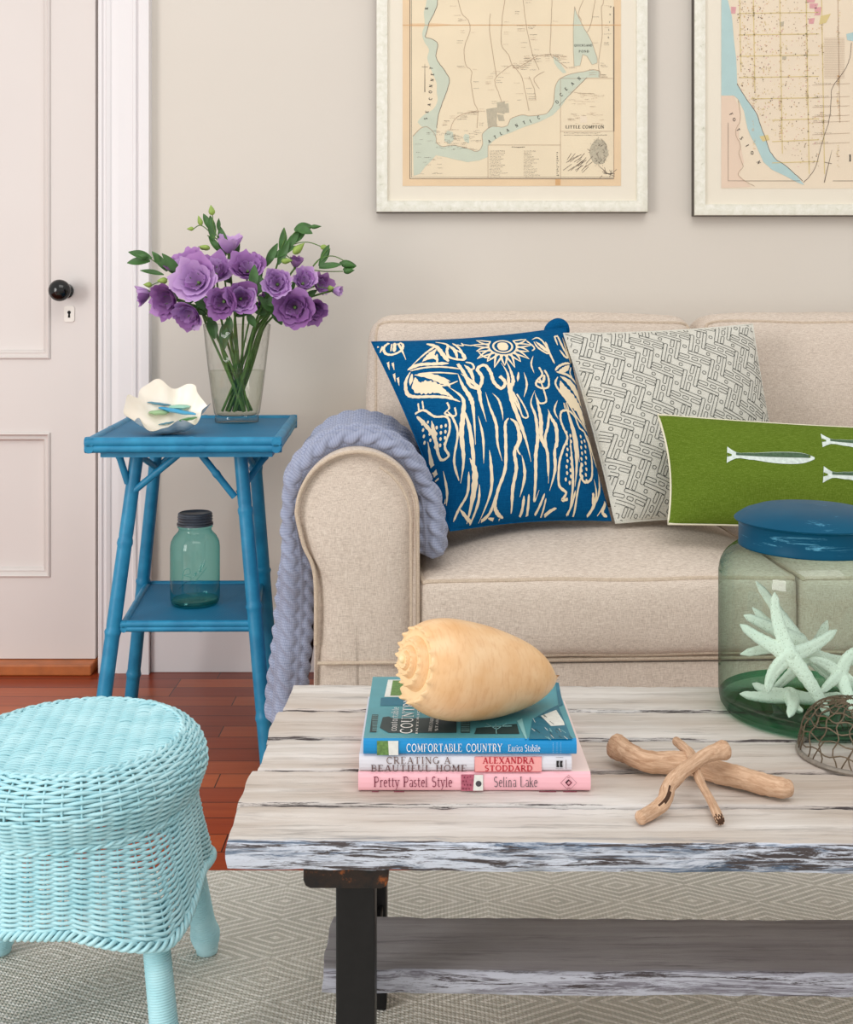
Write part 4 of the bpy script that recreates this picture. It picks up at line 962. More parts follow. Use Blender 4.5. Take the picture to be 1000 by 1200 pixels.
def panel(name, c, z1, th, rim):               # c = FL, FR, BR, BL corner (x,y)
    m = MB(); ins = .010
    cx = sum(p[0] for p in c)/4; cy = sum(p[1] for p in c)/4
    q = [(p[0] + (ins if p[0] < cx else -ins), p[1] + (ins if p[1] < cy else -ins)) for p in c]
    m.hexa([(x, y, z1-th+.003) for x, y in q], [(x, y, z1-.004) for x, y in q])
    o = m.build(name, 'blue_mat', tab, smooth=False)
    for k in range(4):
        a, b = c[k], c[(k+1) % 4]
        for j, (dz, r_) in enumerate(((0, rim), (-rim*1.3, rim*.9))):
            mm = MB(); d = (Vector(b)-Vector(a)).normalized(); i_ = Vector((-d.y, d.x))*rim
            bamboo(mm, (a[0]+i_.x, a[1]+i_.y, z1-rim*.75+dz), (b[0]+i_.x, b[1]+i_.y, z1-rim*.75+dz), r_, (.02,.54+.05*j,.98), swell=.10, seg=12)
            if j == 0: mk = mm
            else:
                off = len(mk.v); mk.v += mm.v; mk.f += [tuple(x+off for x in f) for f in mm.f]; mk.mi += mm.mi
        mk.build('rim', 'blue_paint', o, angle=60)
    return o
panel('tabletop', [(-.646,2.09),(-.275,2.10),(-.303,2.60),(-.697,2.59)], ZT, TT, .0095)
panel('shelf', [(-.596,2.155),(-.332,2.158),(-.366,2.50),(-.634,2.497)], ZS, .022, .0072)
m = MB(); m.hexa([(x,y,ZT-TT-.008) for x, y in ((-.622,2.115),(-.295,2.123),(-.32,2.57),(-.672,2.565))], [(x,y,ZT-TT+.004) for x, y in ((-.622,2.115),(-.295,2.123),(-.32,2.57),(-.672,2.565))]); m.build('apron', 'blue_paint', tab, smooth=False)
zt = ZT-TT-.006
for a, b, nd in (((-.583,2.190,.515),(-.482,2.175,zt),(.5,)), ((-.379,2.19,.508),(-.445,2.175,zt),(.52,)), ((-.590,2.19,.535),(-.606,2.18,zt),(.9,)),
    ((-.598,2.44,.535),(-.625,2.30,zt),(.6,)), ((-.372,2.20,.515),(-.318,2.30,zt),(.75,)), ((-.382,2.44,.54),(-.392,2.33,zt),(.8,)), ((-.596,2.45,.53),(-.52,2.46,zt),(.6,))):
    m = MB(); bamboo(m, a, b, .0068, nd, swell=.22, seg=12); m.build('brace', 'blue_paint', tab, angle=60)

# ------------------------------------------------------------------ blue mason jar on the shelf
def lathe_thing(name, prof, c, mats, parent, seg=56, **k):
    m = MB(); m.lathe(prof, c, seg, **k); return m.build(name, mats, parent, angle=60)
jc = Vector((-.482, 2.31, ZS-.0035))
jar = thing('mason_jar', 'small aqua glass canning jar with a grey screw lid on the side table shelf', 'jar', jc)
pr = [(.0,.004),(.036,.003),(.044,.0),(.0485,.004),(.0508,.013),(.051,.03),(.051,.118),(.0495,.130),(.044,.141),(.0365,.149),(.0340,.153),(.0335,.158),(.0362,.160),(.0362,.163),(.033,.165),(.033,.178)]
lathe_thing('glass_body', pr, jc, 'mason_glass', jar)
lathe_thing('glass_base', [(0,.003),(.035,.006),(.044,.004),(.0475,.008),(.046,.012),(.034,.009),(0,.010)], jc, 'mason_glass', jar)
pr = [(.0358,.1635),(.0372,.164),(.0372,.168)] + [(.0352 + .0012*math.sin(i*1.6), .168+i*.0015) for i in range(13)] + [(.0345,.189),(.032,.1905),(.030,.1885),(0,.1882)]
lathe_thing('screw_lid', pr, jc, 'zinc', jar)
m = MB()
def oncyl(x, z):
    a = -PI/2 + x/.051 + .12; return (jc.x + .0514*math.cos(a), jc.y + .0514*math.sin(a), jc.z + z)
for q in ([(-.022,.062),(-.018,.080),(-.008,.084),(-.006,.074),(-.018,.070),(-.004,.066),(-.008,.056),(-.02,.054)],[(0,.066),(.004,.074),(.006,.068),(.006,.076),(.009,.072)],[(.009,.070),(.018,.094),(.014,.078),(.017,.078)],[(.015,.076),(.024,.098),(.020,.084)],[(-.030,.042),(-.012,.058),(-.018,.052)],[(-.004,.048),(.012,.066),(.028,.084)]):
    m.tube([oncyl(p.x, p.y) for p in spline(q, 6)], .00055, 5)
def oc_(x, y): return oncyl(x-.001, y)
text(m, 'PERFECT', oc_, .006, 0, sp=.2, at=(-.012,.036)) if False else None
text(m, 'MASON', oc_, .006, 0, sp=.3, bold=1.3, at=(-.012,.034))
m.build('embossing', 'mason_glass', jar)

# ------------------------------------------------------------------ flower vase
vc = Vector((-.423, 2.475, ZT-.004)); VH = .218
vase = thing('glass_vase', 'clear dimpled glass vase half full of water at the back of the blue table', 'vase', vc)
def vr(z): return .0485 + (.0745-.0485)*max(0, (z-.012)/(VH-.012))**.85
def dim(a, z): return 1 - .020*max(0, math.cos(a*9 + (PI if int(z/.028) % 2 else 0)))*math.sin(PI*((z/.028) % 1))**2*(1 if z > .03 else 0)
def dimple(a, z):
    r_ = 1.0
    if .03 < z < VH-.012: r_ -= .030*max(0, math.cos(a*9 + (PI if int(z/.027) % 2 else 0)))**2*math.sin(PI*((z/.027) % 1))**2
    return r_
pr = [(0,.001),(.044,.0),(.0485,.002),(.0488,.012),(.0470,.016)] + [(vr(z_*VH/80), z_*VH/80) for z_ in range(8, 81)]
m = MB(); m.lathe(pr, vc, 108, fn=dimple); m.lathe([(vr(VH), VH),(vr(VH)-.001, VH+.0012),(vr(VH)-.003, VH)], vc, 108)
m.lathe([(0,.016),(.040,.016),(.0445,.019)], vc, 60); m.build('glass_body', 'clear_glass', vase, angle=70)
lathe_thing('water', [(0,.018),(.0445,.019),(vr(.06)-.003,.06),(vr(.116)-.003,.116),(0,.116)], vc, 'water', vase)

rf = random.Random(11)
petmats = ['petal_deep', 'petal_mid', 'petal_pale']
def basis(d):
    d = Vector(d).normalized(); a = d.orthogonal().normalized(); return d, a, d.cross(a)
def bloom(parent, c, d, size, openn, tint, seed):
    r_ = random.Random(seed); d, A, B = basis(d); m = MB()
    for layer in range(3 if size > .02 else 2):
        npet = 5; sc = size*(1 - .2*layer); op = openn*.85*(1-.32*layer)
        for k in range(npet):
            ph = 2*PI*(k + .5*layer)/npet + r_.uniform(-.2,.2); span = 1.25 + r_.uniform(0,.2); rs = r_.uniform(0, 6); opk = op*r_.uniform(.85,1.15)
            L_ = sc*1.75*r_.uniform(.9,1.1); mt = min(2, max(0, tint + r_.choice((0,0,0,1,-1))))
            def f(u, v):
                uu = 2*u-1; vv = v*(1-.14*uu*uu)
                # curve of the petal: bulges out, then (when open) curls back
                a0 = 1.1; a1 = -.12 + 1.5*opk; steps = 8; rad = .0015; ax = 0
                for s_ in range(steps):
                    q = vv*(s_+.5)/steps; an = a0*(1-q)**1.5 + a1*q**1.3; rad += math.sin(an)*L_*vv/steps; ax += math.cos(an)*L_*vv/steps
                wdt = span*(math.sin(min(1, vv*1.25+.12)*PI/2))
                az = ph + uu*wdt*.72
                rf_ = L_*.055*vv**2*math.sin(uu*4+rs) + L_*.20*vv**1.6*mnoise.noise(Vector((uu*2.6, vv*2.2, rs+k*3.7+layer*9))) + L_*.025*vv**3*math.sin(uu*14+rs*2)
                rad2 = rad + rf_*.8; ax2 = ax + rf_*.8
                return c + d*ax2 + (A*math.cos(az) + B*math.sin(az))*rad2
            m.grid(12, 9, f, mt, at=lambda u, v: {'pv': v})
    m.recalc = False
    m.build('petals', petmats, parent, angle=180)
    # calyx
    m = MB()
    for k in range(5):
        az = 2*PI*k/5; w = A*math.cos(az)+B*math.sin(az); w2 = d.cross(w)
        a = c - d*.002; m.face([m.add(a + w2*.0025), m.add(a - w2*.0025), m.add(a + w*size*.42 + d*size*.35 - w2*.0015), m.add(a + w*size*.45 + d*size*.8), m.add(a + w*size*.42 + d*size*.35 + w2*.0015)])
    m.tube([c - d*.004, c, c + d*size*.25], [.0022,.0042,.003], 8); m.build('calyx', 'stem_green', parent)
def leaf(m, a, d, L_, w, up=Vector((.25,-1,.45)), droop=.3):
    d = Vector(d).normalized(); s_ = d.cross(up); s_ = s_.normalized() if s_.length > .1 else Vector((1,0,0)); nn = s_.cross(d)
    def f(u, v):
        uu = 2*u-1; ww = w*math.sin(PI*min(1, v*.92+.06))**.9
        return a + d*L_*v + s_*uu*ww + nn*(abs(uu)*ww*.35 - droop*L_*v*v*.5)
    m.grid(4, 10, f)
def bud(m, a, d, L_, r):
    d = Vector(d).normalized(); m.tube([a + d*L_*t_0 for t_0 in (0,.15,.35,.6,.8,1)], [r*.4, r*.85, r, r*.75, r*.4, r*.05], 9)
def stem_path(tip, k, bend=0):
    a = rf.uniform(0, 2*PI); q = rf.uniform(.2, .85)
    bot = vc + Vector((.036*q*math.cos(a), .036*q*math.sin(a), .024))
    h = Vector((tip.x-vc.x, tip.y-vc.y, 0)); hd = h.normalized() if h.length > .01 else Vector((1,0,0))
    rimr = min(.060, h.length*.62); rim = vc + hd*rimr + Vector((rf.uniform(-.01,.01), rf.uniform(-.012,.012), VH+.004))
    bot = vc + Vector((-hd.x*.030*q + rf.uniform(-.012,.012), -hd.y*.03*q + rf.uniform(-.015,.015), .024))
    mid = bot.lerp(rim, .5) + Vector((rf.uniform(-.004,.004), rf.uniform(-.004,.004), 0))
    return spline([bot, mid, rim, rim.lerp(tip, .5) + Vector((0,0,.012 if h.length > .1 else 0)), tip], 7)
# bloom: px, py, depth, size(px), facing (x,y,z), openness, tint, label
bl = [
 (268,287,2.47,18,(.05,-.25,1),.42,2,'tall upright pale purple bloom rising above the whole bouquet in the glass vase'),
 (168,345,2.44,15,(-.9,-.3,-.25),.35,1,'small cupped purple bloom farthest left in the vase bouquet, over the door casing'),
 (196,352,2.42,21,(-.5,-.8,-.2),.75,0,'deep purple ruffled bloom second from the left in the vase bouquet'),
 (229,328,2.37,25,(-.15,-1,.25),.95,2,'largest pale lilac open bloom facing forward at the left of the vase bouquet'),
 (220,309,2.46,21,(-.3,-.5,.6),.8,1,'purple bloom behind the largest pale lilac one in the vase bouquet'),
 (222,369,2.39,19,(-.3,-.7,-.55),.8,1,'drooping purple bloom below the large pale lilac one at the left of the vase bouquet'),
 (253,316,2.45,20,(.1,-.7,.5),.85,1,'mid purple bloom between the large pale lilac bloom and the vase bouquet centre'),
 (260,354,2.36,19,(-.1,-1,-.1),.85,0,'deep purple open bloom facing forward just above the left rim of the vase'),
 (283,350,2.37,19,(.25,-.9,0),.7,1,'purple folded bloom just above the middle of the vase rim'),
 (290,313,2.44,21,(.1,-.8,.45),.8,1,'purple bloom at the top middle of the vase bouquet below the tall one'),
 (325,332,2.38,19,(.1,-.9,.1),.55,2,'pale purple cupped bloom to the right of the bouquet centre, over the right rim'),
 (356,329,2.41,17,(.2,-.75,.35),.5,2,'pale purple tulip-shaped bloom with upright petals at the right of the bouquet'),
 (376,333,2.47,14,(.6,-.6,.1),.6,1,'small mid purple bloom half behind the pale tulip-shaped one on the right'),
 (395,341,2.45,9,(1,-.2,-.1),.15,2,'tiny closed pale purple bloom farthest right in the vase bouquet'),
 (345,361,2.38,21,(.05,-1,-.1),.9,0,'deep purple rosette bloom low at the right of the vase rim'),
 (368,364,2.41,16,(.45,-.8,-.4),.7,0,'purple bloom with folded petals low beside the rosette at the right'),
 (347,308,2.50,10,(.2,-.4,.9),.3,1,'little half-open purple bloom behind green leaves at the upper right of the bouquet'),
 (314,354,2.47,13,(.1,-.8,0),.6,0,'small dark purple bloom tucked behind the rosette and the pale cupped one'),
]
for i, (px, py, D, sp_, d, op, tint, lab) in enumerate(bl):
    c = P(px, py, D); size = sp_*D/F*.80
    dn = Vector(d).normalized(); base_pt = c - dn*size*.75
    root = thing('purple_flower', lab, 'flower', base_pt, 'purple flowers in the glass vase')
    pth = stem_path(base_pt, i); m = MB(); m.tube(pth, [.0022 + .0008*(1-j/len(pth)) for j in range(len(pth))], 7); st_ = m.build('stem', 'stem_green', root)
    for q in (.62, .8):
        m = MB(); p = pth[int(q*(len(pth)-1))]; leaf(m, p, Vector((rf.uniform(-1,1), rf.uniform(-.8,.2), rf.uniform(.1,.9))), rf.uniform(.03,.05), .008); m.build('leaf', 'leaf_green', root)
    bloom(root, base_pt, dn, size, op, tint, 100+i)
# bud sprigs: stem line then side shoots with leaves and buds
def sprig(label, tip, D, shoots, lvs, buds):
    tp = P(tip[0], tip[1], D); root = thing('budding_sprig', label, 'greenery', tp, 'green sprigs in the glass vase')
    pth = stem_path(tp, 0); m = MB(); m.tube(pth, .0021, 7)
    for q in shoots: m.tube(spline([P(x, y, D + dd) for (x, y, dd) in q], 5), .0011, 6)
    m.build('stem', 'stem_green', root)
    for (x, y, dx, dy, L_, w) in lvs:
        m = MB(); leaf(m, P(x, y, D), Vector((dx, rf.uniform(-.4,.1), dy)), L_*D/F, w*D/F*.82); m.build('leaf', 'leaf_green', root)
    for (x, y, dx, dy, L_, r_, mt) in buds:
        m = MB(); bud(m, P(x, y, D), Vector((dx, -.1, dy)), L_*D/F, r_*D/F); m.build('bud', mt, root)
sprig('upright green budding sprig at the top left of the bouquet, beside the tall bloom', (258,285), 2.49,
 [[(258,285,0),(251,268,0),(249,250,0)],[(258,285,0),(246,272,0),(235,264,0),(226,269,0)],[(255,280,0),(243,276,0)],[(262,290,0),(252,288,0)]],
 [(250,282,-.1,1,30,6),(247,270,-.4,1,22,5),(264,300,-.15,1,36,7),(258,296,-.5,.8,24,5),(256,270,.1,1,14,3),(268,310,.4,.9,30,7),(243,292,-1,.3,10,4)],
 [(249,252,-.15,1,12,4.0,'bud_green'),(236,264,-.3,1,12,3.2,'bud_green'),(227,268,-1,-.05,8,2.6,'bud_green'),(246,291,-1,.15,14,3.5,'bud_green')])
sprig('green leafy sprig with buds reaching left over the door casing', (205,318), 2.45,
 [[(205,318,0),(190,312,0),(176,303,0),(168,300,0)],[(190,312,0),(182,300,0)],[(205,325,0),(192,328,0),(176,335,0)]],
 [(178,303,-1,.35,28,6.5),(176,306,-1,-.02,27,6.5),(196,318,-.7,1,30,6),(192,322,-1,.25,28,4),(212,324,-.6,.9,34,7),(214,322,-1,.5,22,6),(186,310,-.3,1,14,4)],
 [(174,302,-1,.3,16,4.5,'leaf_green'),(196,329,-1,.0,12,4.2,'bud_green'),(178,334,-1,.05,10,3.5,'bud_green')])
sprig('green leafy sprig with a pale closed bud at the upper right of the bouquet', (330,295), 2.47,
 [[(330,295,0),(338,282,0),(346,272,0),(356,267,0)],[(330,295,0),(345,286,0),(362,284,0),(379,290,0)],[(325,300,0),(334,280,0),(333,268,0)],[(330,295,0),(342,304,0)],[(356,267,0),(366,266,0)]],
 [(330,300,.1,1,34,6),(336,292,.6,.9,26,6),(340,286,.8,.7,24,6),(320,302,.9,.5,30,6),(345,270,1,.3,22,8),(348,268,1,-.25,20,7),(326,310,.5,1,30,6),(312,312,.5,1,30,6),(306,326,-.4,.9,22,7)],
 [(344,297,.75,.7,18,5.0,'bud_green'),(364,266,1,.05,13,2.8,'leaf_green'),(376,289,1,-.25,12,3.5,'bud_green'),(330,306,1,.05,13,4.0,'bud_green')])
sprig('thin arching green sprig with buds at the far right of the bouquet', (364,316), 2.45,
 [[(364,316,0),(374,304,0),(390,300,0),(404,306,0)],[(364,316,0),(380,318,0),(402,318,0)],[(364,316,0),(376,302,0),(384,292,0)],[(372,336,0),(384,338,0)]],
 [(374,312,.6,1,24,5),(374,314,1,.2,28,5),(376,306,.5,1,22,4.5),(398,308,1,-.1,20,5),(402,316,1,.3,16,4),(374,312,1,.05,22,5)],
 [(400,308,1,-.25,17,5,'leaf_green'),(403,318,1,.1,13,4,'leaf_green'),(384,338,1,.05,8,3.5,'bud_green')])
sprig('short dark leafy sprig hanging over the right side of the vase rim', (300,345), 2.40, [],
 [(298,348,.3,1,26,8),(306,352,.8,-.5,26,9),(312,356,.9,.3,24,9),(296,340,.1,1,30,7),(320,362,.6,-.9,22,8),(290,368,.6,-.9,18,6)], [(322,344,.8,.6,12,4,'bud_green')])
sprig('dark leafy sprig low over the left side of the vase rim', (256,362), 2.42, [],
 [(252,350,-.8,-.3,24,8),(250,340,-.3,1,22,6),(246,372,.3,-1,26,8),(262,380,.1,-1,30,7),(270,372,-.2,-1,26,7)], [(228,331,-1,.1,14,4.6,'bud_green')])

# ------------------------------------------------------------------ clam shell with sea glass
cc0 = Vector((-.517, 2.225, .668)); tl = R(27)
def clam(r, a, off):
    w = .075*math.sin(6*a + .6) + .03*math.sin(13*a+1)
    rad = r*(1 + w*r*r) - off*1.2*r; x = .080*rad*math.cos(a); y = .066*rad*math.sin(a)
    z = .046*(r**2.2) - .028 + .010*r**3*math.sin(6*a + 2.0) + .003*r**3*math.sin(11*a) + off*(1-.5*r)
    z += .020*r**3*max(0, math.sin(a-.5)) - .004*r*r*max(0, -math.sin(a))
    y2 = y*math.cos(tl) - z*math.sin(tl); z2 = y*math.sin(tl) + z*math.cos(tl)
    return cc0 + Vector((x, y2, z2))
m = MB()
def clv(v): return v**.8
m.grid(120, 16, lambda u, v: clam(max(.001, clv(v)), 2*PI*u, 0), 1, closeu=True)
m.grid(120, 16, lambda u, v: clam(max(.001, clv(v)), 2*PI*u, -.006*(1-v**4) - .0022*math.sin(70*u*PI*.5)*0 - .0016*math.sin(40*v)*v), 0, closeu=True, flip=True)
m.recalc = False
clamo = m.build('clam_shell', ['clam', 'clam_in'], None, angle=180, loc=(cc0.x, cc0.y, ZT))
tag(clamo, 'white fluted clam shell used as a bowl of sea glass on the blue table', 'shell')
lowz = min((clamo.matrix_basis @ v.co).z for v in clamo.data.vertices); dzc = (ZT-.004) - lowz
clamo.location.z += dzc
for v_ in (0,): pass
rs = random.Random(5)
from mathutils.bvhtree import BVHTree
bv = BVHTree.FromPolygons([Vector(v) for v in m.v], m.f)
for (xa, ya, xb, yb, w, mt, nm, h_) in ((173,471,200,477,.0042,'glass_teal','slim dark teal sliver of sea glass uppermost in the white shell',.007),(198,479,222,478,.0085,'glass_aqua','pale aqua green chunk of sea glass behind the long blue piece',.002),
   (186,477,229,489,.0072,'glass_blue','long bright blue piece of sea glass across the middle of the shell',.009),(175,485,198,485,.0085,'glass_sage','sage green piece of sea glass at the left of the shell',.002),
   (211,494,230,490,.0055,'glass_green','dark green piece of sea glass at the lower right of the shell',.003),(186,499,204,494,.0028,'glass_teal','thin teal sliver of sea glass lowest near the front rim of the shell',.003)):
    def onshell(px, py):
        o_ = Vector((0, 0, H)); d_ = (P(px, py, 1.0) - o_).normalized(); hit = bv.ray_cast(o_ - Vector((0,0,dzc)), d_)
        return (hit[0] + Vector((0,0,dzc)) if hit[0] else P(px, py, 2.2)) - d_*(w*.75) + Vector((0,0,w*.3))
    a, b = onshell(xa, ya), onshell(xb, yb); n_ = 12
    m = MB(); pts = [a.lerp(b, i/n_) + Vector((0, .002*math.sin(i*.7), .0006*math.sin(i*1.3))) for i in range(n_+1)]
    m.tube(pts, [w*(.35+.65*min(1, 4.5*(i/n_)*(1-i/n_)+.1*rs.random())) for i in range(n_+1)], 7)
    c_ = (a+b)/2; m.v = [(x, y, c_.z + (z-c_.z)*.62) for x, y, z in m.v]
    o = m.build('sea_glass', mt, None, angle=50, loc=c_); tag(o, nm, 'sea glass', 'sea glass pieces in the clam shell')

# ================================================================== COFFEE TABLE
CZ = .350; CA = R(-.7); CO = Vector((-.1955, 1.078, 0))
def CT(x, y, z): return Vector((CO.x + x*math.cos(CA) - y*math.sin(CA), CO.y + x*math.sin(CA) + y*math.cos(CA), z))
ct = thing('coffee_table', 'whitewashed plank coffee table on dark iron legs standing on the rug', 'coffee table', CT(.6, .22, 0))
def plank(mb, x0, x1, y0, y1, z1, th, seed, fr=False, jag=.004):
    prof = []; r_ = .004; W = y1-y0
    for k in range(13): prof.append((y0 + r_ + (W-2*r_)*k/12, z1, 0))
    for a in (70,45,20): prof.append((y1-r_+r_*math.cos(R(a)), z1-r_+r_*math.sin(R(a)), 1))
    for k in range(1, 5): prof.append((y1, z1-r_-(th-2*r_)*k/5, 1))
    prof += [(y1-r_*.4, z1-th+.001, 1),(y1-r_*1.5, z1-th, .6),((y0+y1)/2, z1-th, 0),(y0+r_*1.5, z1-th, .6),(y0+r_*.4, z1-th+.001, 1)]
    for k in range(4, 0, -1): prof.append((y0, z1-r_-(th-2*r_)*k/5, 1))
    for a in (160,135,110): prof.append((y0+r_+r_*math.cos(R(a)), z1-r_+r_*math.sin(R(a)), 1))
    n = int((x1-x0)/.006); rows = []
    for i in range(n+1):
        x = x0 + (x1-x0)*i/n; row = []
        for (y, z, e) in prof:
            ee = e if e else max(0, 1 - min(y-y0, y1-y)/.012)*.85
            if z == z1: ee = max(ee, 0)
            nz = mnoise.noise(Vector((x*9, y*20, seed*5.0))); n2 = mnoise.noise(Vector((x*45, y*60, z*60 + seed*9)))
            yy = y + (.0018*nz + .0012*n2)*(1 if ee > .4 else 0)*(1 if y > (y0+y1)/2 else 1); zz_ = z + (.0007*n2*(1 if z >= z1-.001 else 1)) + .0006*nz - (.0012*abs(n2) if (z >= z1-.001 and ee > .4) else 0)
            xe = x + (jag*mnoise.noise(Vector((y*30, z*50, seed+.5))) if i in (0, n) else 0)
            row.append(mb.add(CT(xe, yy, zz_), edge=max(ee, .7 if x-x0 < .004 else 0), front=(1.0 if (fr and y < y0+.006 and e) else (.4 if (fr and y < y0+.012) else 0.0))))
        rows.append(row)
    k = len(prof)
    for a, b in zip(rows, rows[1:]):
        for j in range(k): mb.face((a[j], b[j], b[(j+1) % k], a[(j+1) % k]))
    mb.face(rows[0]); mb.face(rows[-1][::-1])
TD = .468; ys = [0, .084, .174, .268, .366, TD]
m = MB()
xo = (0, -.004, .003, -.002, .004)
for i in range(5): plank(m, xo[i], 1.16, ys[i] + (.0015 if i else 0), ys[i+1]-.003, CZ, .0285, i+1, i == 0)
m.build('tabletop', 'whitewash', ct, angle=60)
m = MB(); plank(m, .083, 1.09, .112, .222, .160, .026, 9, True, jag=.003); m.build('lower_shelf', 'shelf_wash', ct, angle=60)
def cbox(mb, x0, x1, y0, y1, z0, z1): mb.hexa([CT(x0,y0,z0),CT(x1,y0,z0),CT(x1,y1,z0),CT(x0,y1,z0)], [CT(x0,y0,z1),CT(x1,y0,z1),CT(x1,y1,z1),CT(x0,y1,z1)])
for xl in (.072, 1.02):
    m = MB(); prof = [(0,0),(0,-.021),(.002,-.0265),(.007,-.029),(.078,-.029),(.083,-.0265),(.085,-.021),(.085,0)]
    zr = CZ-.0285-.002; rows = [[m.add(CT(xl+a, y, zr+b-.001)) for a, b in prof] for y in (.030,.033,.43,.433)]
    for a, b in zip(rows, rows[1:]):
        for j in range(len(prof)): m.face((a[j], b[j], b[(j+1)%len(prof)], a[(j+1)%len(prof)]))
    m.face(rows[0]); m.face(rows[-1][::-1]); cbox(m, xl+.004, xl+.081, .036, .427, zr-.004, zr+.002)
    m.build('rail', 'rust', ct, smooth=False, bevel=.0015)
    for y0 in (.058, .300):
        m = MB(); cbox(m, xl+.030, xl+.070, y0, y0+.036, .0, zr-.0295); m.build('leg', 'iron', ct, smooth=False, bevel=.002)
    m = MB(); cbox(m, xl+.034, xl+.066, .092, .300, .112, .131); m.build('shelf_support', 'iron', ct, smooth=False, bevel=.002)

# ------------------------------------------------------------------ books
plain('pink_cover', (244,186,196), .4, var=.02, sc=20); plain('pink_top', (242,218,212), .5, var=.03, sc=20)
plain('silver_cover', (222,222,230), .35, var=.03, sc=30); plain('silver_type', (128,108,104), .4); plain('brown_type', (110,84,84), .5)
plain('coral', (244,170,168), .5); plain('red_type', (196,38,58), .5); plain('teal_cover', (84,158,170), .35, var=.12, sc=26); plain('spine_blue', (8,138,200), .35, var=.02)
plain('white_type', (246,248,248), .5); plain('dark_print', (34,58,62), .4, var=.2, sc=60); plain('plum', (126,40,66), .5, var=.2, sc=300)
plain('teal_dark', (30,112,136), .4, var=.2, sc=60); plain('teal_pale', (140,196,200), .4, var=.1); plain('print_green', (96,130,70), .5, var=.6, sc=260); plain('print_white', (228,230,224), .5, var=.1, sc=200)
plain('grey_type', (70,66,72), .5); plain('rose_print', (176,92,112), .5, var=.4, sc=300); plain('black_print', (30,28,30), .5)
def book(x0, x1, y0, y1, z0, z1, mc, mpg, lab, cov=.0028, mtop=None):
    root = thing('hardcover_book', lab, 'book', ((x0+x1)/2, (y0+y1)/2, z0), 'stack of books on the coffee table')
    m = MB(); r_ = (z1-z0)/2
    out = []
    prof = [(y1, z0),(y0+.004, z0),(y0+.0012, z0+.0018),(y0, z0+.005),(y0-.0004, (z0+z1)/2),(y0, z1-.005),(y0+.0012, z1-.0018),(y0+.004, z1),(y1, z1),(y1, z1-cov),(y0+.006, z1-cov),(y0+.004, z0+cov),(y1, z0+cov)]
    rows = [[m.add((x, a, b)) for a, b in prof] for x in (x0, x1)]
    n = len(prof)
    for j in range(n): m.face((rows[0][j], rows[1][j], rows[1][(j+1)%n], rows[0][(j+1)%n]), 1 if (mtop and j == 7) else 0)
    m.face(rows[0]); m.face(rows[1][::-1])
    c = m.build('cover', [mc] + ([mtop] if mtop else []), root, smooth=False)
    m = MB(); m.box((x0+.003, y0+.005, z0+cov), (x1-.003, y1-.004, z1-cov)); m.build('page_block', mpg, root, smooth=False)
    return root, c
def spx(y0): 
    s = (y0-.0009)/F
    return lambda px, npy: ((px-CX)*s, y0-.0009, H-(-npy-YH)*s)
# heights of the three from the picture plane of their spines (y = 1.19 m)
YB = 1.190; sB = YB/F
def zb(py): return H-(py-YH)*sB
x_ = lambda px: (px-CX)*sB
z_a = CZ+.0008; z_b = z_a+.0205; z_c = z_b+.0185; z_d = z_c+.0165
rb, cb_ = book(x_(420), x_(692.5), YB, YB+.225, z_a, z_b, 'pink_cover', 'pink_page', 'pink book with plum lettering at the bottom of the stack on the coffee table', mtop='pink_top')
def off2(y0, ref, zc): return lambda x, y: (x, y0-.0012, zc+y)
m = MB(); h_ = .0098; f = lambda x, y: (x, YB-.0013, y); zc = (z_a+z_b)/2
text(m, 'Pretty Pastel Style', f, .0105, 0, sp=.06, xs=1.0*(x_(530)-x_(438))/(text_w('Pretty Pastel Style')*.0105), bold=.9, at=(x_(438), zc-.0042))
text(m, 'Selina Lake', f, .0105, 1, sp=.06, xs=(x_(630)-x_(578.5))/(text_w('Selina Lake')*.0105), bold=.75, at=(x_(578.5), zc-.0042))
m.poly([(x_(540.5), z_a+.0015),(x_(566.5), z_a+.0015),(x_(566.5), z_b-.0015),(x_(540.5), z_b-.0015)], lambda x, y: (x, YB-.0009, y), 2)
m.poly([(x_(554.5), z_a+.0018),(x_(566.3), z_a+.0018),(x_(566.3), z_b-.0018),(x_(556), z_b-.0018)], lambda x, y: (x, YB-.0011, y), 3)
m.poly([(x_(561)+.0032*math.cos(a), zc-.001+.0032*math.sin(a)) for a in [i*PI/6 for i in range(12)]], lambda x, y: (x, YB-.0013, y), 4)
m.poly([(x_(551)+.0038*math.cos(a), zc+.003+.003*math.sin(a)) for a in [i*PI/6 for i in range(12)]], lambda x, y: (x, YB-.0013, y), 5)
for i in range(12): m.poly([(x_(543+(i%3)*3.5+(i//3%2)*1.5)+dx, z_a+.004+(i//3)*.004+dz) for dx, dz in ((-.0008,0),(0,-.0012),(.0008,0),(0,.0012))], lambda x, y: (x, YB-.00125, y), 0)
dx0 = x_(666.5)
for s_, w, fl in ((.0085,.0004,0),): m.ribbon([(dx0-s_,zc),(dx0,zc+s_),(dx0+s_,zc),(dx0,zc-s_),(dx0-s_,zc)], w, f, 0)
m.ribbon([(dx0-.003,zc),(dx0,zc+.003),(dx0+.003,zc),(dx0,zc-.003),(dx0-.003,zc),(dx0,zc+.003)], .0016, f, 0)
for q in (-1, 1): m.ribbon([(dx0-.0016,zc+q*.0058),(dx0+.0016,zc+q*.0058)], .0006, f, 0)
for a, b in ((436,444),(462,474),(632,652),(660,676)): m.poly([(x_(a), z_a+.0002),(x_(b), z_a+.0002),(x_(b), z_a+.0012),(x_(a), z_a+.0012)], lambda x, y: (x, YB-.0011, y), 0)
m.build('spine_print', ['plum','grey_type','rose_print','print_white','grey_type','rose_print'], cb_, smooth=False)
YW = YB+.001
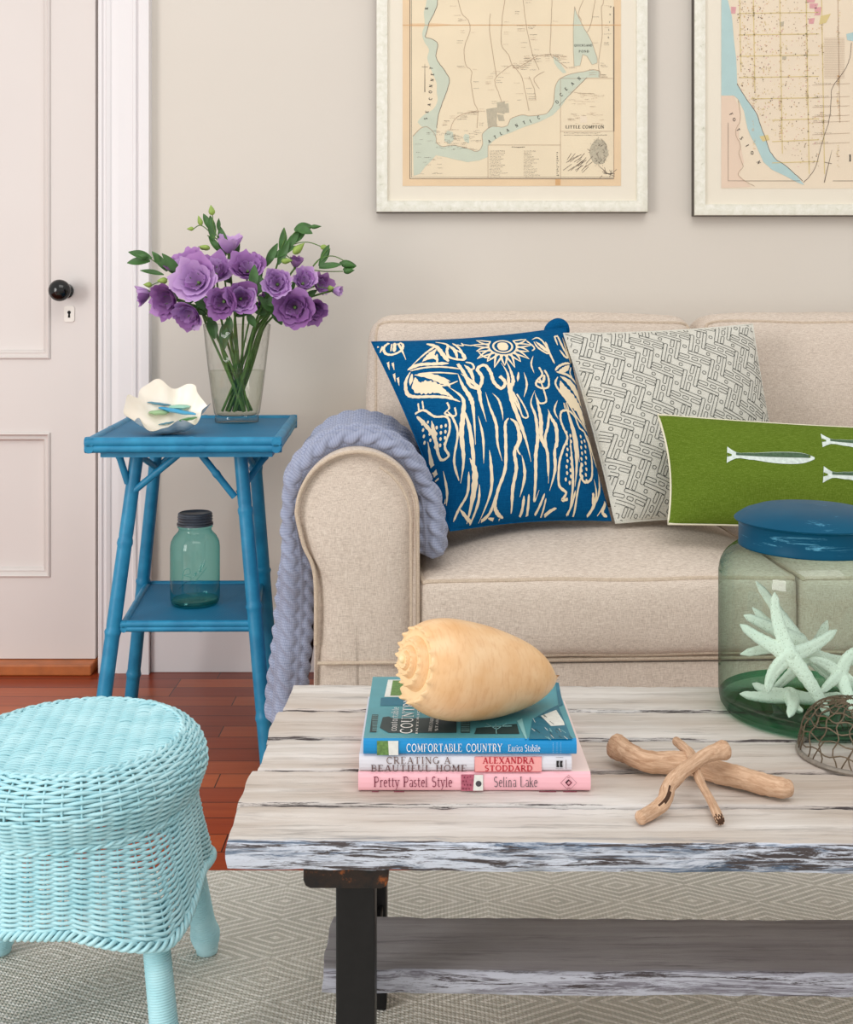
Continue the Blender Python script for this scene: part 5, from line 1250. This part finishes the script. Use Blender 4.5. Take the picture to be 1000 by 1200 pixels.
rb, cb_ = book(x_(421), x_(670.5), YW, YW+.185, z_b+.0006, z_c, 'silver_cover', 'page_paper', 'silvery white book with a coral label, in the middle of the stack')
m = MB(); f = lambda x, y: (x, YW-.0013, y)
def fit(s, p0, p1, h, z, mt, bold=1, sp=.06): text(m, s, f, h, mt, sp=sp, xs=(x_(p1)-x_(p0))/(text_w(s, sp)*h), bold=bold, at=(x_(p0), z))
fit('CREATING A', 453, 528, .0072, z_b+.0098, 0, 1.0, .14); fit('BEAUTIFUL HOME', 435, 547, .0066, z_b+.0016, 1, 1.1, .14)
m.poly([(x_(556.5), z_b+.0012),(x_(635), z_b+.0012),(x_(635), z_c-.0012),(x_(556.5), z_c-.0012)], lambda x, y: (x, YW-.0009, y), 2)
m.ribbon([(x_(556.5), z_b+.0012),(x_(635), z_b+.0012),(x_(635), z_c-.0012),(x_(556.5), z_c-.0012),(x_(556.5), z_b+.0012)], .0004, f, 3)
fit('ALEXANDRA', 566, 626, .0062, z_b+.0102, 3, 1.3, .1); fit('STODDARD', 568, 624, .0056, z_b+.0022, 3, 1.3, .1)
for q in (-1, 1): m.ribbon([(x_(656)-.004, z_b+.0045+.006*(q+1)),(x_(656)+.004, z_b+.0045+.006*(q+1))], .0003, f, 4)
for dx in (-.0026, .0012): m.poly([(x_(656)+dx-.0008, z_b+.006),(x_(656)+dx+.0022, z_b+.006),(x_(656)+dx+.0014, z_b+.0095),(x_(656)+dx+.0022, z_b+.013),(x_(656)+dx-.0008, z_b+.013)], f, 4)
m.ribbon([(x_(663.5), z_b+.004),(x_(663.5), z_b+.014)], .0005, f, 0)
m.build('spine_print', ['silver_type','brown_type','coral','red_type','black_print'], cb_, smooth=False)
YT = YB-.001
x0, x1 = x_(426), x_(676); YT1 = 1.398
rb, cb_ = book(x0, x1, YT, YT1, z_c+.0006, z_d+.001, 'spine_blue', 'page_paper', 'teal book with a bright blue spine and window photograph, on top of the stack', mtop='teal_cover')
zt_ = z_d+.0014
m = MB(); f = lambda x, y: (x, YT-.0013, y)
fit('COMFORTABLE', 476.5, 541.5, .0080, z_c+.0052, 0, .95, .08); fit('COUNTRY', 546.5, 588.5, .0080, z_c+.0052, 0, .95, .08); fit('Enrica Stabile', 595.5, 633, .0068, z_c+.0055, 0, .9)
m.poly([(x_(442), z_c+.0012),(x_(467), z_c+.0012),(x_(467), z_d),(x_(442), z_d)], lambda x, y: (x, YT-.0010, y), 1)
m.poly([(x_(456), z_c+.0012),(x_(467), z_c+.0012),(x_(467), z_d),(x_(455), z_d)], lambda x, y: (x, YT-.0012, y), 2)
for k in range(3):
    for j in range(7): m.poly([(x_(648+k*4.5)+a, z_c+.002+j*.002+b) for a, b in ((0,0),(.0003,0),(.0003,.0006),(0,.0006))], f, 0)
m.build('spine_print', ['white_type','print_green','print_white'], cb_, smooth=False)
m = MB()
def ft(px, py, o=0): p = PZ(px, py, zt_); return (p.x, p.y, zt_+o)
def pl(q, mt, o=0): m.poly(q, lambda a, b: ft(a, b, o), mt)
k7 = 1/7.143
def q7(*pts): return [(420+a*k7, 780+b*k7) for a, b in pts]
pl(q7((250,118),(420,118),(420,262),(218,262)), 3); pl(q7((290,125),(420,125),(420,252),(268,252)), 4, .0002)
pl(q7((190,268),(560,268),(560,335),(184,335)), 2); pl(q7((115,410),(168,410),(152,557),(96,557)), 1)
pl(q7((205,432),(255,425),(300,445),(820,430),(822,562),(255,562),(180,520)), 1)
pl(q7((860,470),(935,470),(935,562),(858,562)), 1); pl([(558.5,853),(606,848),(609,860),(556,860)], 1)
for a in range(8): pl(q7((118-a*.0+0,420+a*17),(166,420+a*17),(165,424+a*17),(117,424+a*17)), 5, .0002)
for a in range(5): pl(q7((862,478+a*17),(932,478+a*17),(932,483+a*17),(862,483+a*17)), 5, .0002)
pl([(620,866),(624,843),(640,833),(654,826),(668,860),(671,866)], 2); pl([(634,839),(652,832),(661,846),(662,850),(646,851)], 3, .0002); pl([(651,800),(655,800),(660,826),(655,828)], 2, .0001)
pl([(606,845),(612,842),(618,866),(616,866)], 5, .0002)
for q in ([(568,852),(600,851)],[(581,848),(582,860)],[(570,848),(582,855),(594,848)]): m.ribbon(q, .9, lambda a, b: ft(a, b, .0003), 5)
for i in range(30):
    a, b = rs.uniform(622,668), rs.uniform(826,864)
    if a > 622 + (b-820)*1.1 : continue
    m.ribbon([(a,b),(a+rs.uniform(2,7),b+rs.uniform(2,5))], .5, lambda a, b: ft(a, b, .0003), rs.choice((1,5,3)))
def vert(s, xa, ya, xb, yb, h, mt, bold=1):     # lettering that runs away from the reader, drawn on the cover plane
    A = Vector(ft(xa, ya)); B = Vector(ft(xb, yb)); d = (B-A); L_ = d.length; d.normalize(); n_ = Vector((-d.y, d.x, 0))
    text(m, s, lambda x, y: A + d*x + n_*y + Vector((0,0,.0004)), h, mt, sp=.08, xs=L_/(text_w(s, .08)*h), bold=bold)
vert('COUNTRY', 482.5, 860, 486.5, 818.5, .0125, 0, 1.0); vert('comfortable'.replace('m','n').replace('f','t'), 464.5, 857, 467.5, 829, .0075, 0, .8)
vert('INTERIORS', 489.5, 860.5, 492.5, 824, .0022, 0, 1.2); vert('ENRICA STABILE', 506, 857, 508.5, 841, .0035, 0, 1.2); vert('STABILE', 513, 857, 515, 835, .0028, 0, 1.2)
m.build('cover_print', ['white_type','dark_print','teal_dark','print_white','print_green','teal_pale'], cb_, smooth=False)
ZB = z_d+.0018

# ------------------------------------------------------------------ big sea shell
def shell():
    m = MB(); turns = 3.6; k = math.log(1.66)/(2*PI)
    # outline of one whorl at full growth: (radius, distance along the axis), apex side first
    prof = spline([(.300,-.02,0),(.50,-.022,0),(.63,-.035,0),(.715,-.05,0),(.80,.02,0),(.93,.22,0),(1.0,.50,0),(.985,.82,0),(.92,1.15,0),(.80,1.46,0),(.63,1.76,0),(.43,1.98,0),(.24,2.11,0),(.09,2.15,0)], 5)
    n = len(prof); NT_ = int(turns*96)
    ax = Vector((.86, .46, -.21)).normalized(); A = Vector((0,0,1)) - ax*ax.z; A.normalize(); B = ax.cross(A)
    Rm = .065; rows = []
    c0 = P(566, 786, 1.250) - ax*Rm*1.24
    for i in range(NT_+1):
        th = -2*PI*turns*(1 - i/NT_); g = math.exp(k*th); row = []
        gz = g ** .35
        for j, p in enumerate(prof):
            s_ = j/(n-1); r_ = p.x; z = p.y
            sh = math.exp(-((s_-.245)/.035)**2)      # spines on the shoulder
            sp_ = max(0, math.sin(th*16))**1.5
            r2 = r_*g*Rm*(1 + .03*sh*sp_); wz = min(1, max(0, (z-.1)/1.9)); wz = wz*wz*(3-2*wz); z2 = z*(g*(1-wz) + gz*wz)*Rm*1.37 - sh*sp_*.11*g*Rm
            apex = (1-g)*Rm*(-.38)                       # the spire stands a little proud
            a = th + R(215)
            q = c0 + ax*(z2 - (1-g)*Rm*.42 + 0*apex) + (A*math.cos(a) + B*math.sin(a))*r2
            row.append(m.add(q, su=s_, sv=th))
        rows.append(row)
    for a, b in zip(rows, rows[1:]):
        for j in range(n-1): m.face((a[j], a[j+1], b[j+1], b[j]))
    m.face(rows[-1][::-1])
    tipp = c0 + ax*(-(1)*Rm*.42 - .0005)
    m.lathe([(0,-.0035),(.0028,-.003),(.0045,0),(.004,.004)], (0,0,0), 16)
    nl = 4*16
    for q in range(len(m.v)-nl, len(m.v)):
        x, y, z = m.v[q]; m.v[q] = tuple(tipp + ax*(z+.004) + A*x + B*y)
    o = m.build('sea_shell', 'shell', None, angle=75)
    lo = min(v.co.z for v in o.data.vertices); o.location.z = ZB - lo
    return o
sh = shell()
tag(sh, 'large glossy tan spiral melon shell resting on the stack of books', 'shell')

# ------------------------------------------------------------------ driftwood
def drift(name, pts, label, seed, knots=(), enddark=1):
    q = spline([tuple(p[:3]) for p in pts], 12); rr = spline([(p[3],0,0) for p in pts], 12); m = MB()
    n = len(q); rad = [r_.x*(1 + .10*mnoise.noise(Vector((i*.13, seed*3, 0))) + .05*mnoise.noise(Vector((i*.5, seed*7, 1)))) for i, r_ in enumerate(rr)]
    # rounded ends
    d0 = (q[0]-q[1]).normalized(); d1 = (q[-1]-q[-2]).normalized()
    pre = [q[0]+d0*rad[0]*x for x in (.62,.5,.28)]; post = [q[-1]+d1*rad[-1]*x for x in (.28,.5,.62)]
    m.tube(pre+q+post, [rad[0]*.15, rad[0]*.6, rad[0]*.9]+rad+[rad[-1]*.9, rad[-1]*.6, rad[-1]*.12], 22)
    vs = []
    for (x, y, z) in m.v:
        v = Vector((x,y,z)); nn = mnoise.noise(v*26 + Vector((seed,0,0)))*.0016
        vs.append((x, y + nn, z + nn))
    m.v = vs
    for i in range(len(vs)):
        k_ = i % 22; rg = i // 22
        m.at.setdefault('gl', {})[i] = rg*.11 + seed*9; m.at.setdefault('ga', {})[i] = 2.6*math.cos(2*PI*k_/22); m.at.setdefault('gb', {})[i] = 2.6*math.sin(2*PI*k_/22)
    if seed == 2:
        for rg in range(19, 36):
            best = max(range(22), key=lambda k: (lambda v: v[2] - v[1])(m.v[rg*22+k])); m.mi[rg*22 + best] = 1
            if 23 < rg < 32: m.mi[rg*22 + (best+1) % 22] = 1
    if seed == 3:
        for fi in range(len(m.f)-22*5, len(m.f)):
            if (fi*7) % 5 < 3 or fi > len(m.f)-30: m.mi[fi] = 1
    o = m.build(name, ['driftwood', 'drift_dark'], None, angle=80); lo = min(v.co.z for v in o.data.vertices)
    if label[2]: o.location.z = CZ + .0006 - lo
    tag(o, label[0], 'driftwood', 'driftwood sticks on the coffee table'); return o
def DP(px, py, r_px, zc):                     # centre of the stick over the table at height zc
    p = PZ(px, py, zc); return (p.x, p.y, p.z, r_px*p.y/F)
big = [DP(722,876,14.5,CZ+.020),DP(736,884,13.5,CZ+.016),DP(757,893,12.5,CZ+.014),DP(790,895,13,CZ+.013),DP(825,901,13,CZ+.013),DP(855,909,13,CZ+.013),DP(885,917,12.5,CZ+.012),DP(915,924,11.5,CZ+.012),DP(925,925,9,CZ+.012)]
drift('driftwood_stick', big, ('thick curved driftwood stick lying flat beneath the two thinner ones', 'driftwood', True), 1)
m1 = [DP(751,959,7.5,CZ+.0075),DP(766,951,8,CZ+.0085),DP(779,940,8.5,CZ+.015),DP(785,922,9,CZ+.024),DP(800,904,8.5,CZ+.034),DP(822,889,8.5,CZ+.041),DP(838,882,9.5,CZ+.044),DP(849,879,11,CZ+.045)]
drift('driftwood_stick', m1, ('bent medium driftwood stick with a dark split, crossing on top of the thick one', 'driftwood', False), 2)
m2 = [DP(793,869,5,CZ+.022),DP(802,877,5.5,CZ+.025),DP(812,888,6,CZ+.026),DP(817,906,5.5,CZ+.029),DP(824,922,5,CZ+.021),DP(833,938,5,CZ+.010),DP(844,962,6,CZ+.006)]
drift('driftwood_stick', m2, ('thinnest driftwood stick with a broken dark tip, propped across the thick one', 'driftwood', False), 3)
for o_, pts in ((None, None),): pass

# ------------------------------------------------------------------ wire cloche
kc_ = Vector(PZ(1002, 886, CZ)); KR = .0625; KH = .060
cl_ = thing('wire_cloche', 'small rusty domed wire basket upside down at the right edge of the table', 'wire basket', kc_)
m = MB(); m.tube([kc_ + Vector((KR*math.cos(R(a)), KR*math.sin(R(a)), .0032)) for a in range(0, 360, 6)], .0032, 8, closed=True); m.build('rim', 'wire_rim', cl_)
m = MB()
def dome(a, h):                                # h 0..1 up the side
    t_0 = h*PI/2; r_ = KR*math.cos(t_0)**.62; z = KH*math.sin(t_0)**.9; return kc_ + Vector((r_*math.cos(a), r_*math.sin(a), .003+z))
for k in range(22):
    a = 2*PI*k/22; m.tube([dome(a + .05*math.sin(j*1.3+k), j/14*.97) for j in range(15)], .00085, 5)
for j, h in enumerate((.13,.28,.43,.58,.72,.85,.94)):
    m.tube([dome(2*PI*i/66, h + .025*math.sin(i*PI/3 + j*2) ) for i in range(66)], .00085, 5, closed=True)
for k in range(11):
    a = 2*PI*k/11; m.tube([dome(a+.1+.25*j/6, .0+.28*j/6) for j in range(7)], .0008, 5)
m.build('wire_mesh', 'wire', cl_)

# ------------------------------------------------------------------ big glass jar with starfish
gj = Vector(((950-CX)*1.436/F, 1.436, CZ+.0004)); jr = .1155
bj = thing('glass_jar', 'large green-tinted glass jar with a dark blue lid on the coffee table', 'jar', gj)
pr = [(0,.002),(.098,.001),(.107,.0025),(.1125,.009),(.1150,.020),(jr,.04),(jr,.165),(.1150,.180),(.1125,.192),(.106,.203),(.097,.211),(.088,.216),(.083,.220),(.0825,.230)]
q = [(p.x, p.y) for p in spline([(a, b, 0) for a, b in pr], 3)]
lathe_thing('glass_body', q, gj, 'jar_green', bj, seg=96)
lathe_thing('glass_base', [(.1135,.010),(.1138,.019),(.104,.0125),(.07,.010),(0,.010)], gj, 'jar_base', bj, seg=96)
lp = [(.0875,.214),(.0900,.214),(.0905,.2165),(.0898,.219),(.0898,.243),(.0915,.2455),(.0952,.247),(.0955,.2485),(.092,.2515),(.083,.2575),(.066,.2635),(.04,.267),(0,.2685)]
lid = lathe_thing('lid', lp, gj, 'lid_blue', bj, seg=96)
def star(label, c, tips, r, D=None, seed=0, face=(0,-1,0)):
    c = P(*c); tips = [P(*t_) for t_ in tips]; m = MB(); rr_ = random.Random(seed); n_ = 16
    fn = Vector(face).normalized()
    vv = Vector(c) - Vector((gj.x, gj.y, c.z))
    for tp in tips:
        # keep the tip inside the glass
        dx, dy = tp.x-gj.x, tp.y-gj.y; L_ = math.hypot(dx, dy)
        if L_ > .1045: tp = Vector((gj.x+dx/L_*.1045, gj.y+dy/L_*.1045, tp.z))
        if tp.z < CZ+.018: tp = Vector((tp.x, tp.y, CZ+.018))
        bend = Vector((rr_.uniform(-.003,.003), rr_.uniform(-.003,.003), rr_.uniform(-.003,.003)))
        d = (tp-c); dn = d.normalized(); s_ = dn.cross(fn).normalized(); u_ = s_.cross(dn)
        rows = []
        for i in range(n_+1):
            t_0 = i/n_; rad = r*(1.0 - .58*t_0**1.1)
            if t_0 > .93: rad *= .65 if t_0 < .99 else .2
            pc = c + d*t_0 + bend*math.sin(PI*t_0)*2; row = []
            for k in range(14):
                a = 2*PI*k/14; ca, sa = math.cos(a), math.sin(a); q_ = 1.0
                if sa > .9: q_ = .72                    # groove along the arm
                elif sa > .5: q_ = 1.02
                q_ *= 1 + .05*math.sin(i*2.9 + k*1.7)
                row.append(m.add(pc + s_*ca*rad*q_ + u_*sa*rad*.82*q_))
            rows.append(row)
        for a_, b_ in zip(rows, rows[1:]):
            for k in range(14): m.face((a_[k], a_[(k+1)%14], b_[(k+1)%14], b_[k]))
        m.face(rows[0][::-1]); m.face(rows[-1])
    nb = len(m.v); m.lathe([(.0005,-r*.75),(r*.75,-r*.6),(r*1.2,0),(r*.75,r*.6),(.0005,r*.75)], (0,0,0), 20, capb=True, capt=True)
    s1 = fn.orthogonal().normalized(); s2 = fn.cross(s1)
    for q_ in range(nb, len(m.v)):
        x, y, z = m.v[q_]; m.v[q_] = tuple(c + s1*x + s2*y + fn*z)
    o = m.build('starfish', 'star_white', None, angle=80, loc=c); return tag(o, label, 'starfish', 'white starfish inside the glass jar')
star('foremost white starfish in the glass jar, standing upright with all five arms spread', (926,768,1.375), [(908,694,1.40),(853,733,1.40),(981,738,1.40),(899,812,1.365),(972,842,1.365)], .0105, seed=1)
star('white starfish behind the foremost one, one long arm pointing up to the left', (936,752,1.415), [(886,681,1.45),(872,721,1.42),(856,768,1.40),(998,798,1.42),(1004,842,1.43)], .0100, seed=2)
star('white starfish at the back with a blunt arm pointing up to the right', (948,766,1.445), [(882,712,1.46),(970,727,1.43),(1012,776,1.44),(1000,846,1.45),(905,815,1.46)], .0100, seed=3)
star('white starfish lying lowest in the glass jar, with one arm hanging towards the viewer', (927,815,1.42), [(852,815,1.40),(882,801,1.46),(921,845,1.335),(940,834,1.37),(990,836,1.45)], .0100, seed=4, face=(0,-.7,.7))
star('white starfish at the right of the jar, half behind the others', (985,792,1.40), [(948,772,1.39),(962,812,1.37),(1016,756,1.40),(1030,812,1.39),(1002,838,1.36)], .0095, seed=5)

# ================================================================== WICKER STOOL
sc0 = Vector((-.437, 1.385, 0)); ZK = .338
stl = thing('wicker_stool', 'pale aqua painted wicker footstool with four wrapped legs on the rug', 'stool', sc0)
LX, LY = .136, .112
def zbot(a):
    # arches between the legs
    la = math.atan2(LY, LX); d_ = min(abs(((a - q + PI) % (2*PI)) - PI) for q in (la, PI-la, PI+la, -la))
    return .142 + .026*min(1, (d_/.62))**1.1
def rad(a, z):
    # rounded seat edge, waist, then flaring to the leg corners
    if z > .300: r0 = .128 + .030*math.sqrt(max(0, 1-((z-.300)/(ZK-.300))**2))
    elif z > .262: r0 = .158 - .014*((.300-z)/.038)**1.3
    else: r0 = .144
    t_0 = max(0, min(1, (.262-z)/.12)); sq = 1/((abs(math.cos(a)/(LX+.022))**4.2 + abs(math.sin(a)/(LY+.030))**4.2)**(1/4.2))
    r1 = sq*(1.0)
    return r0*(1-t_0**1.0) + (r1)*t_0**1.0
NR = 60; NSK = 46
m = MB()
for i in range(NR):
    v = i/(NR-1); pts = []
    n = NSK*4
    for k in range(n):
        a = 2*PI*k/n; zb_ = zbot(a) + .006
        if i < 14: z = ZK - (ZK-.300)*(1-math.cos((i/13)*PI/2)) - 0
        else:
            t_0 = (i-13)/(NR-14); z = .300 - (.300-zb_)*t_0
        r_ = rad(a, z) if i >= 14 else .128 + .030*math.sin((i/13)*PI/2)
        if i < 14: z = .300 + (ZK-.300)*math.cos((i/13)*PI/2)
        am = .0026*math.cos(NSK/2*a*1.0 + PI*(i % 2)); r_ += am*(math.sin(max(.25,i/13)*PI/2) if i < 14 else 1)
        if i < 14: z += am*math.cos((i/13)*PI/2)
        r_ += .0008*mnoise.noise(Vector((a*6, i*.8, 0))); z += .0009*mnoise.noise(Vector((a*5, i*.8, 4)))
        pts.append(sc0 + Vector((r_*math.cos(a), r_*math.sin(a), z)))
    m.tube(pts, .00215, 6, closed=True)
for k in range(NSK):
    a = 2*PI*(k+.0)/NSK; pts = []
    for i in range(0, 30):
        v = i/29; zb_ = zbot(a)+.004
        if i < 8: q = i/8*PI/2; r_ = .128+.030*math.sin(q); z = .300+(ZK-.300)*math.cos(q)
        else: z = .300 - (.300-zb_)*(i-8)/21; r_ = rad(a, z)
        pts.append(sc0 + Vector(((r_-.0004)*math.cos(a), (r_-.0004)*math.sin(a), z)))
    m.tube(pts, .0015, 6)
m.build('woven_side', 'wicker_paint', stl, angle=180)
# seat disc: straight weavers crossing stakes, rippled
m = MB(); rt = R(8); ct_, st_2 = math.cos(rt), math.sin(rt)
RD = .127
for i in range(-36, 37):
    y = i*.0035; L_ = math.sqrt(max(0, RD*RD - y*y))
    if L_ < .01: continue
    n = max(6, int(L_*2/.004)); pts = []
    for k in range(n+1):
        x = -L_ + 2*L_*k/n; z = .0020*math.cos(x*PI/.0185 + PI*(i % 2)) + .0008*mnoise.noise(Vector((x*20, i*.7, 0))); yy = y + .0006*mnoise.noise(Vector((x*30, i, 7)))
        pts.append(sc0 + Vector((x*ct_ - yy*st_2, x*st_2 + yy*ct_, ZK + .0006 + z - .0)))
    m.tube(pts, .00185, 6)
for k in range(-6, 7):
    x = (k+.5)*.0185; L_ = math.sqrt(max(0, RD*RD - x*x))
    m.tube([sc0 + Vector((x*ct_ - y*st_2, x*st_2 + y*ct_, ZK)) for y in (-L_, -L_/2, 0, L_/2, L_)], .0020, 6)
m.build('woven_seat', 'wicker_paint', stl, angle=180)
def rope(fn, N, R_, r_, strands=2, tw=30, nm='braid'):
    m = MB()
    for s_ in range(strands):
        pts = []
        for k in range(N):
            a = 2*PI*k/N; ph = a*tw + 2*PI*s_/strands; rr2, zz2 = R_*math.cos(ph), R_*math.sin(ph); pts.append(fn(a, rr2, zz2))
        m.tube(pts, r_, 6, closed=True)
    return m.build(nm, 'wicker_paint', stl, angle=180)
rope(lambda a, r_, z: sc0 + Vector(((.128+r_)*math.cos(a), (.128+r_)*math.sin(a), ZK+.0015+z)), 500, .0022, .0021, 2, 34, 'seat_braid')
rope(lambda a, r_, z: sc0 + Vector(((rad(a, .262)+.003+r_)*math.cos(a), (rad(a, .262)+.003+r_)*math.sin(a), .262+z)), 500, .0018, .0020, 2, 34, 'waist_braid')
rope(lambda a, r_, z: sc0 + Vector(((rad(a, zbot(a))+.001+r_)*math.cos(a), (rad(a, zbot(a))+.001+r_)*math.sin(a), zbot(a)+z)), 700, .0042, .0027, 3, 40, 'hem_braid')
for (sx, sy) in ((1,-1),(1,1),(-1,1),(-1,-1)):
    m = MB(); a = sc0 + Vector((sx*LX*.86, sy*LY*.80, .175)); b = sc0 + Vector((sx*(LX+.004), sy*(LY+.004), .012)); n = 300; pts = []; rr_ = []
    for i in range(n+1):
        t_0 = i/n; h = 1-t_0; base_r = .0150 + .0035*math.exp(-((h-.10)/.07)**2) + .001*t_0
        pts.append(a.lerp(b, t_0)); rr_.append(base_r*(1 if t_0 < .985 else .8) + .0007*math.sin(i*2*PI/5.2))
    m.tube(pts, rr_, 20); m.tube([b + Vector((0,0,.004)), b + Vector((0,0,-.009)), b+Vector((0,0,-.012))], [.0155,.0145,.008], 18)
    m.build('leg', 'wicker_paint', stl, angle=180)

# ================================================================== LIGHT AND CAMERA
sc = bpy.context.scene
w = bpy.data.worlds.new('daylit_room'); sc.world = w; w.use_nodes = True
bgn = w.node_tree.nodes['Background']; bgn.inputs[0].default_value = (1.0, .985, .965, 1); bgn.inputs[1].default_value = .82
def area(name, loc, tgt, sx, sy, power, c):
    l = bpy.data.lights.new(name, 'AREA'); l.shape = 'RECTANGLE'; l.size = sx; l.size_y = sy; l.energy = power; l.color = c
    o = bpy.data.objects.new(name, l); col.objects.link(o); o.location = loc
    d = Vector(tgt)-Vector(loc); o.rotation_euler = d.to_track_quat('-Z', 'Y').to_euler(); return o
area('assumed_window_light', (-2.8, -.7, 1.15), (-.1, 2.2, .3), 1.2, 1.9, 56, (1.0, .98, .96))  # area lamp standing in for an assumed, unseen window at left; no window is modelled
area('overhead_fill', (.5, -.3, 3.5), (.1, 1.7, .2), 2.6, 1.8, 42, (1.0, .985, .96))  # added soft fill lamp, set high so the frame panes do not mirror it
cam = bpy.data.cameras.new('camera'); co = bpy.data.objects.new('camera', cam); col.objects.link(co)
co.location = (0, 0, H); co.rotation_euler = (R(90), 0, 0)
cam.sensor_fit = 'HORIZONTAL'; cam.sensor_width = 36; cam.lens = F*36/1000; cam.shift_y = -.225; cam.clip_start = .05
sc.camera = co
sc.view_settings.view_transform = 'Standard'; sc.view_settings.look = 'None'; sc.view_settings.gamma = 1; sc.view_settings.use_curve_mapping = False
sc.view_settings.exposure = 0.0
